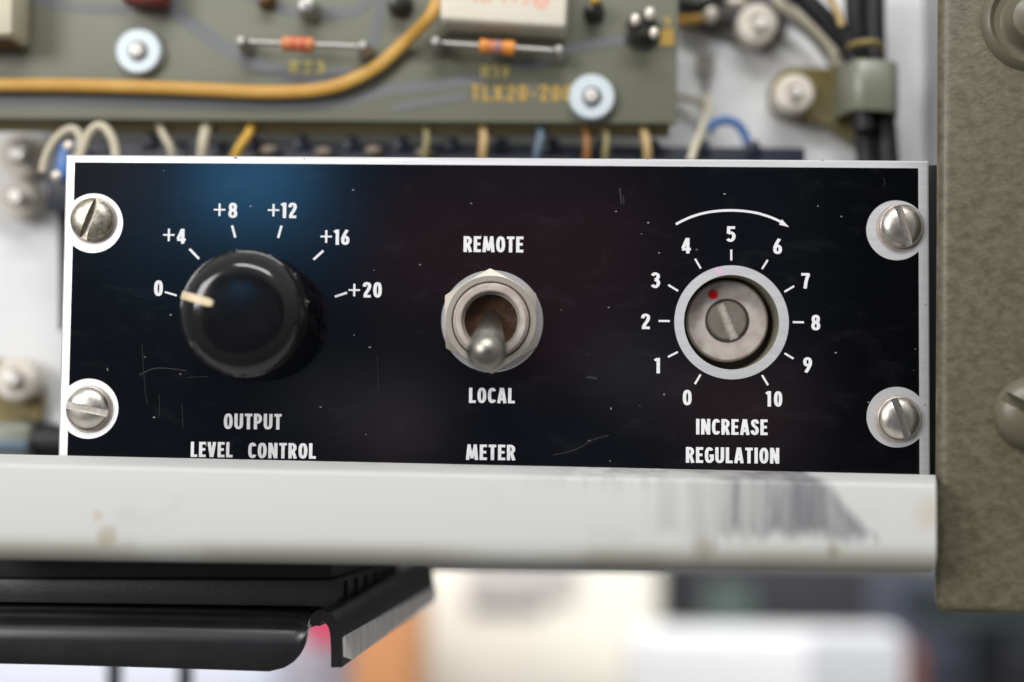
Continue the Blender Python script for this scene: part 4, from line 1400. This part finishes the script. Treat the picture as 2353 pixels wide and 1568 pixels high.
for A, B in zip(cols, cols[1:]):
    for k in range(len(A)):
        k2 = (k + 1) % len(A)
        mb.bm.faces.new((A[k], A[k2], B[k2], B[k]))
mb.bm.faces.new(cols[0]); mb.bm.faces.new(list(reversed(cols[-1])))
mb.build('front_lip', M['black'], tray, sharp=50)
# side flange: a sheet bent over at its top, running back to the right
yb2 = 40.0
sec_f = [(712, 1428), (722, 1414), (740, 1408), (758, 1416), (770, 1436), (774, 1470), (776, 1508), (778, 1534)]
sec_b = [(905, 1318), (940, 1299), (970, 1297), (984, 1298), (992, 1306), (996, 1328), (997, 1350), (997, 1372)]


def sheet(fr, bk_, yfr, ybk, th, name, m, parent, label=None):
    mb = MB()
    A = [P(u, v, yfr) for u, v in fr]
    B = [P(u, v, ybk) for u, v in bk_]
    def offs(L):
        o = []
        for i, p in enumerate(L):
            d_ = (L[min(i + 1, len(L) - 1)] - L[max(i - 1, 0)])
            nn = Vector((d_.z, 0, -d_.x)).normalized()
            o.append(p - nn * -th)
        return o
    Ai, Bi = offs(A), offs(B)
    V = [[mb.bm.verts.new(p) for p in L] for L in (A, B, Bi, Ai)]
    for X, Y in ((0, 1), (1, 2), (2, 3), (3, 0)):
        for k in range(len(A) - 1):
            mb.bm.faces.new((V[X][k], V[X][k + 1], V[Y][k + 1], V[Y][k]))
    for k in (0, len(A) - 1):
        mb.bm.faces.new([V[i][k] for i in range(4)])
    return mb.build(name, m, parent, label, sharp=50)


fr_ = [(711, 1436), (714, 1414), (728, 1404), (746, 1403), (764, 1413), (777, 1432), (783, 1455), (785, 1490), (785, 1534)]
bk_ = [(900, 1352), (912, 1330), (932, 1306), (956, 1293), (980, 1294), (993, 1306), (997, 1332), (998, 1358), (997, 1380)]
sheet(fr_, bk_, yf, yb2, 1.75, 'side_flange', M['black'], tray)
sheet([(787, 1464), (788.5, 1480), (788.5, 1505), (788, 1531)], [(1001, 1346), (1002, 1357), (1002, 1368), (1001, 1380)], yf + 0.6, yb2, 0.12, 'worn_edge_reflection', M['edge_reflection'], tray, 'scraped bare metal band with painted reflection on the right flange')  # bright background's reflection painted into the pale colour of this scraped strip
# top plate
q = [P(-150, 1403, yf + 4), P(705, 1424, yf + 4), P(912, 1348, yb2), P(-150, 1348, yb2)]
MB().hexa([q[0] + Vector((0, 0, -1.6)), q[1] + Vector((0, 0, -1.6)), q[1], q[0], q[3] + Vector((0, 0, -1.6)), q[2] + Vector((0, 0, -1.6)), q[2], q[3]]).build('top_plate', M['black'], tray)

case = thing('equipment_case', P(400, 1390, 4), 'black grained plastic case standing on the black tray under the white rail', 'equipment case')
yk = 3.0
a, b = P(-150, 1384, yk), P(776, 1396, yk)
ta, tb = P(-150, 1330, yk), P(776, 1334, yk)
bb = P(918, 1342, 36)
tb2 = Vector((bb.x, 36, tb.z))
MB().hexa([a, b, tb, ta, Vector((a.x, 36, a.z)), bb, tb2, Vector((ta.x, 36, ta.z))], 0.5).build('lower_body', M['blackplastic'], case)
top = 16
yk2 = 4.2
a2, b2 = Vector((ta.x, yk2, ta.z + .05)), Vector((tb.x - 1.2, yk2, tb.z + .05))
MB().hexa([a2, b2, b2 + Vector((0, 0, top)), a2 + Vector((0, 0, top)), Vector((a2.x, 36, a2.z)), Vector((bb.x - 1, 36, b2.z)), Vector((bb.x - 1, 36, b2.z + top)), Vector((a2.x, 36, a2.z + top))], 0.3).build('upper_body', M['blackdeep'], case)
mb = MB()
for k in range(6):
    f = (k + .7) / 6.5
    p = b.lerp(bb, f)
    z0 = p.z + .5
    mb.box((p.x - .1, p.y - .35, z0), (p.x + .5, p.y + .35, tb.z - .4), 0.1)
mb.build('side_ribs', M['blackdeep'], case)

# ================================================================== blurred things far behind, below the rail
def bgbox(name, u0, v0, u1, v1, y, depth, m, label, cat, bev=6.0, parts=()):
    a_, c_ = P(u0, v1, y), P(u1, v0, y)
    root = thing(name, ((a_.x + c_.x) / 2, y + depth / 2, a_.z), label, cat)
    MB().box((a_.x, y, a_.z), (c_.x, y + depth, c_.z), bev, 3).build('body', M[m], root)
    for (pn, pu0, pv0, pu1, pv1, pm, out) in parts:
        a2_, c2_ = P(pu0, pv1, y), P(pu1, pv0, y)
        MB().box((a2_.x, y - out, a2_.z), (c2_.x, y + 1, c2_.z), min(1.0, out * .4)).build(pn, M[pm], root)
    return root


bgbox('storage_cabinet', 930, 1200, 1520, 1800, 275, 20, 'b_cream', 'blurred cream white cabinet with a thin grey slot, right of the orange carton', 'cabinet', 5,
      [('slot', 1085, 1384, 1255, 1408, 'b_greyrecess', 2), ('door_top', 1070, 1200, 1330, 1383, 'b_doortop', 2)])
bgbox('plastic_case', 1440, 1452, 2086, 1800, 240, 14, 'b_white', 'blurred bright white plastic case in front of the charcoal instrument', 'case', 5,
      [('side_panel', 1860, 1462, 2076, 1790, 'b_lightgrey', 2)])
bgbox('instrument_case', 1535, 1180, 2010, 1500, 300, 60, 'b_char', 'blurred charcoal instrument behind the white plastic case', 'instrument', 8,
      [('face_label', 1620, 1350, 1730, 1430, 'b_green', 3)])
bgbox('metal_cabinet', 1960, 1150, 2600, 1900, 520, 160, 'b_blue', 'blurred blue grey cabinet at lower right', 'cabinet', 8)
bgbox('carton', 800, 1380, 952, 1800, 190, 60, 'b_orange', 'blurred orange brown cardboard carton beside the tray flange', 'carton', 3)
bgbox('document_folder', 690, 1300, 812, 1486, 210, 20, 'b_pink', 'blurred pink folder seen in the gap at the end of the black tray lip', 'folder', 2)
bgbox('storage_box', 620, 1482, 850, 1800, 240, 60, 'b_lilac', 'blurred lilac grey box below the pink folder', 'box', 4)
bgbox('display_board', -160, 1440, 640, 1800, 260, 12, 'b_pale', 'blurred pale blue white board behind the two black posts', 'board', 3)
for u, lab in ((263, 'left of two thin black posts below the tray lip'), (426, 'right of two thin black posts below the tray lip')):
    p_a, p_b2 = P(u, 1430, 70), P(u, 1720, 70)
    tag(MB().tube([p_a, p_b2], S(17, 70), 16, 0).build('support_post', M['b_post'], at=p_b2), lab, 'post', 'thin black posts')
bgbox('card_box', 2076, 1490, 2120, 1800, 340, 40, 'b_rust', 'blurred rust brown box beside the right end of the white plastic case', 'box', 3)
bgbox('equipment_case', 2150, 1395, 2500, 1462, 380, 80, 'b_darkgreen', 'blurred dark green case right under the olive side panel', 'case', 6)
bgbox('equipment_case', 2318, 1470, 2500, 1800, 360, 60, 'b_black', 'blurred black case in the bottom right corner', 'case', 4)
bpy.context.view_layer.update()
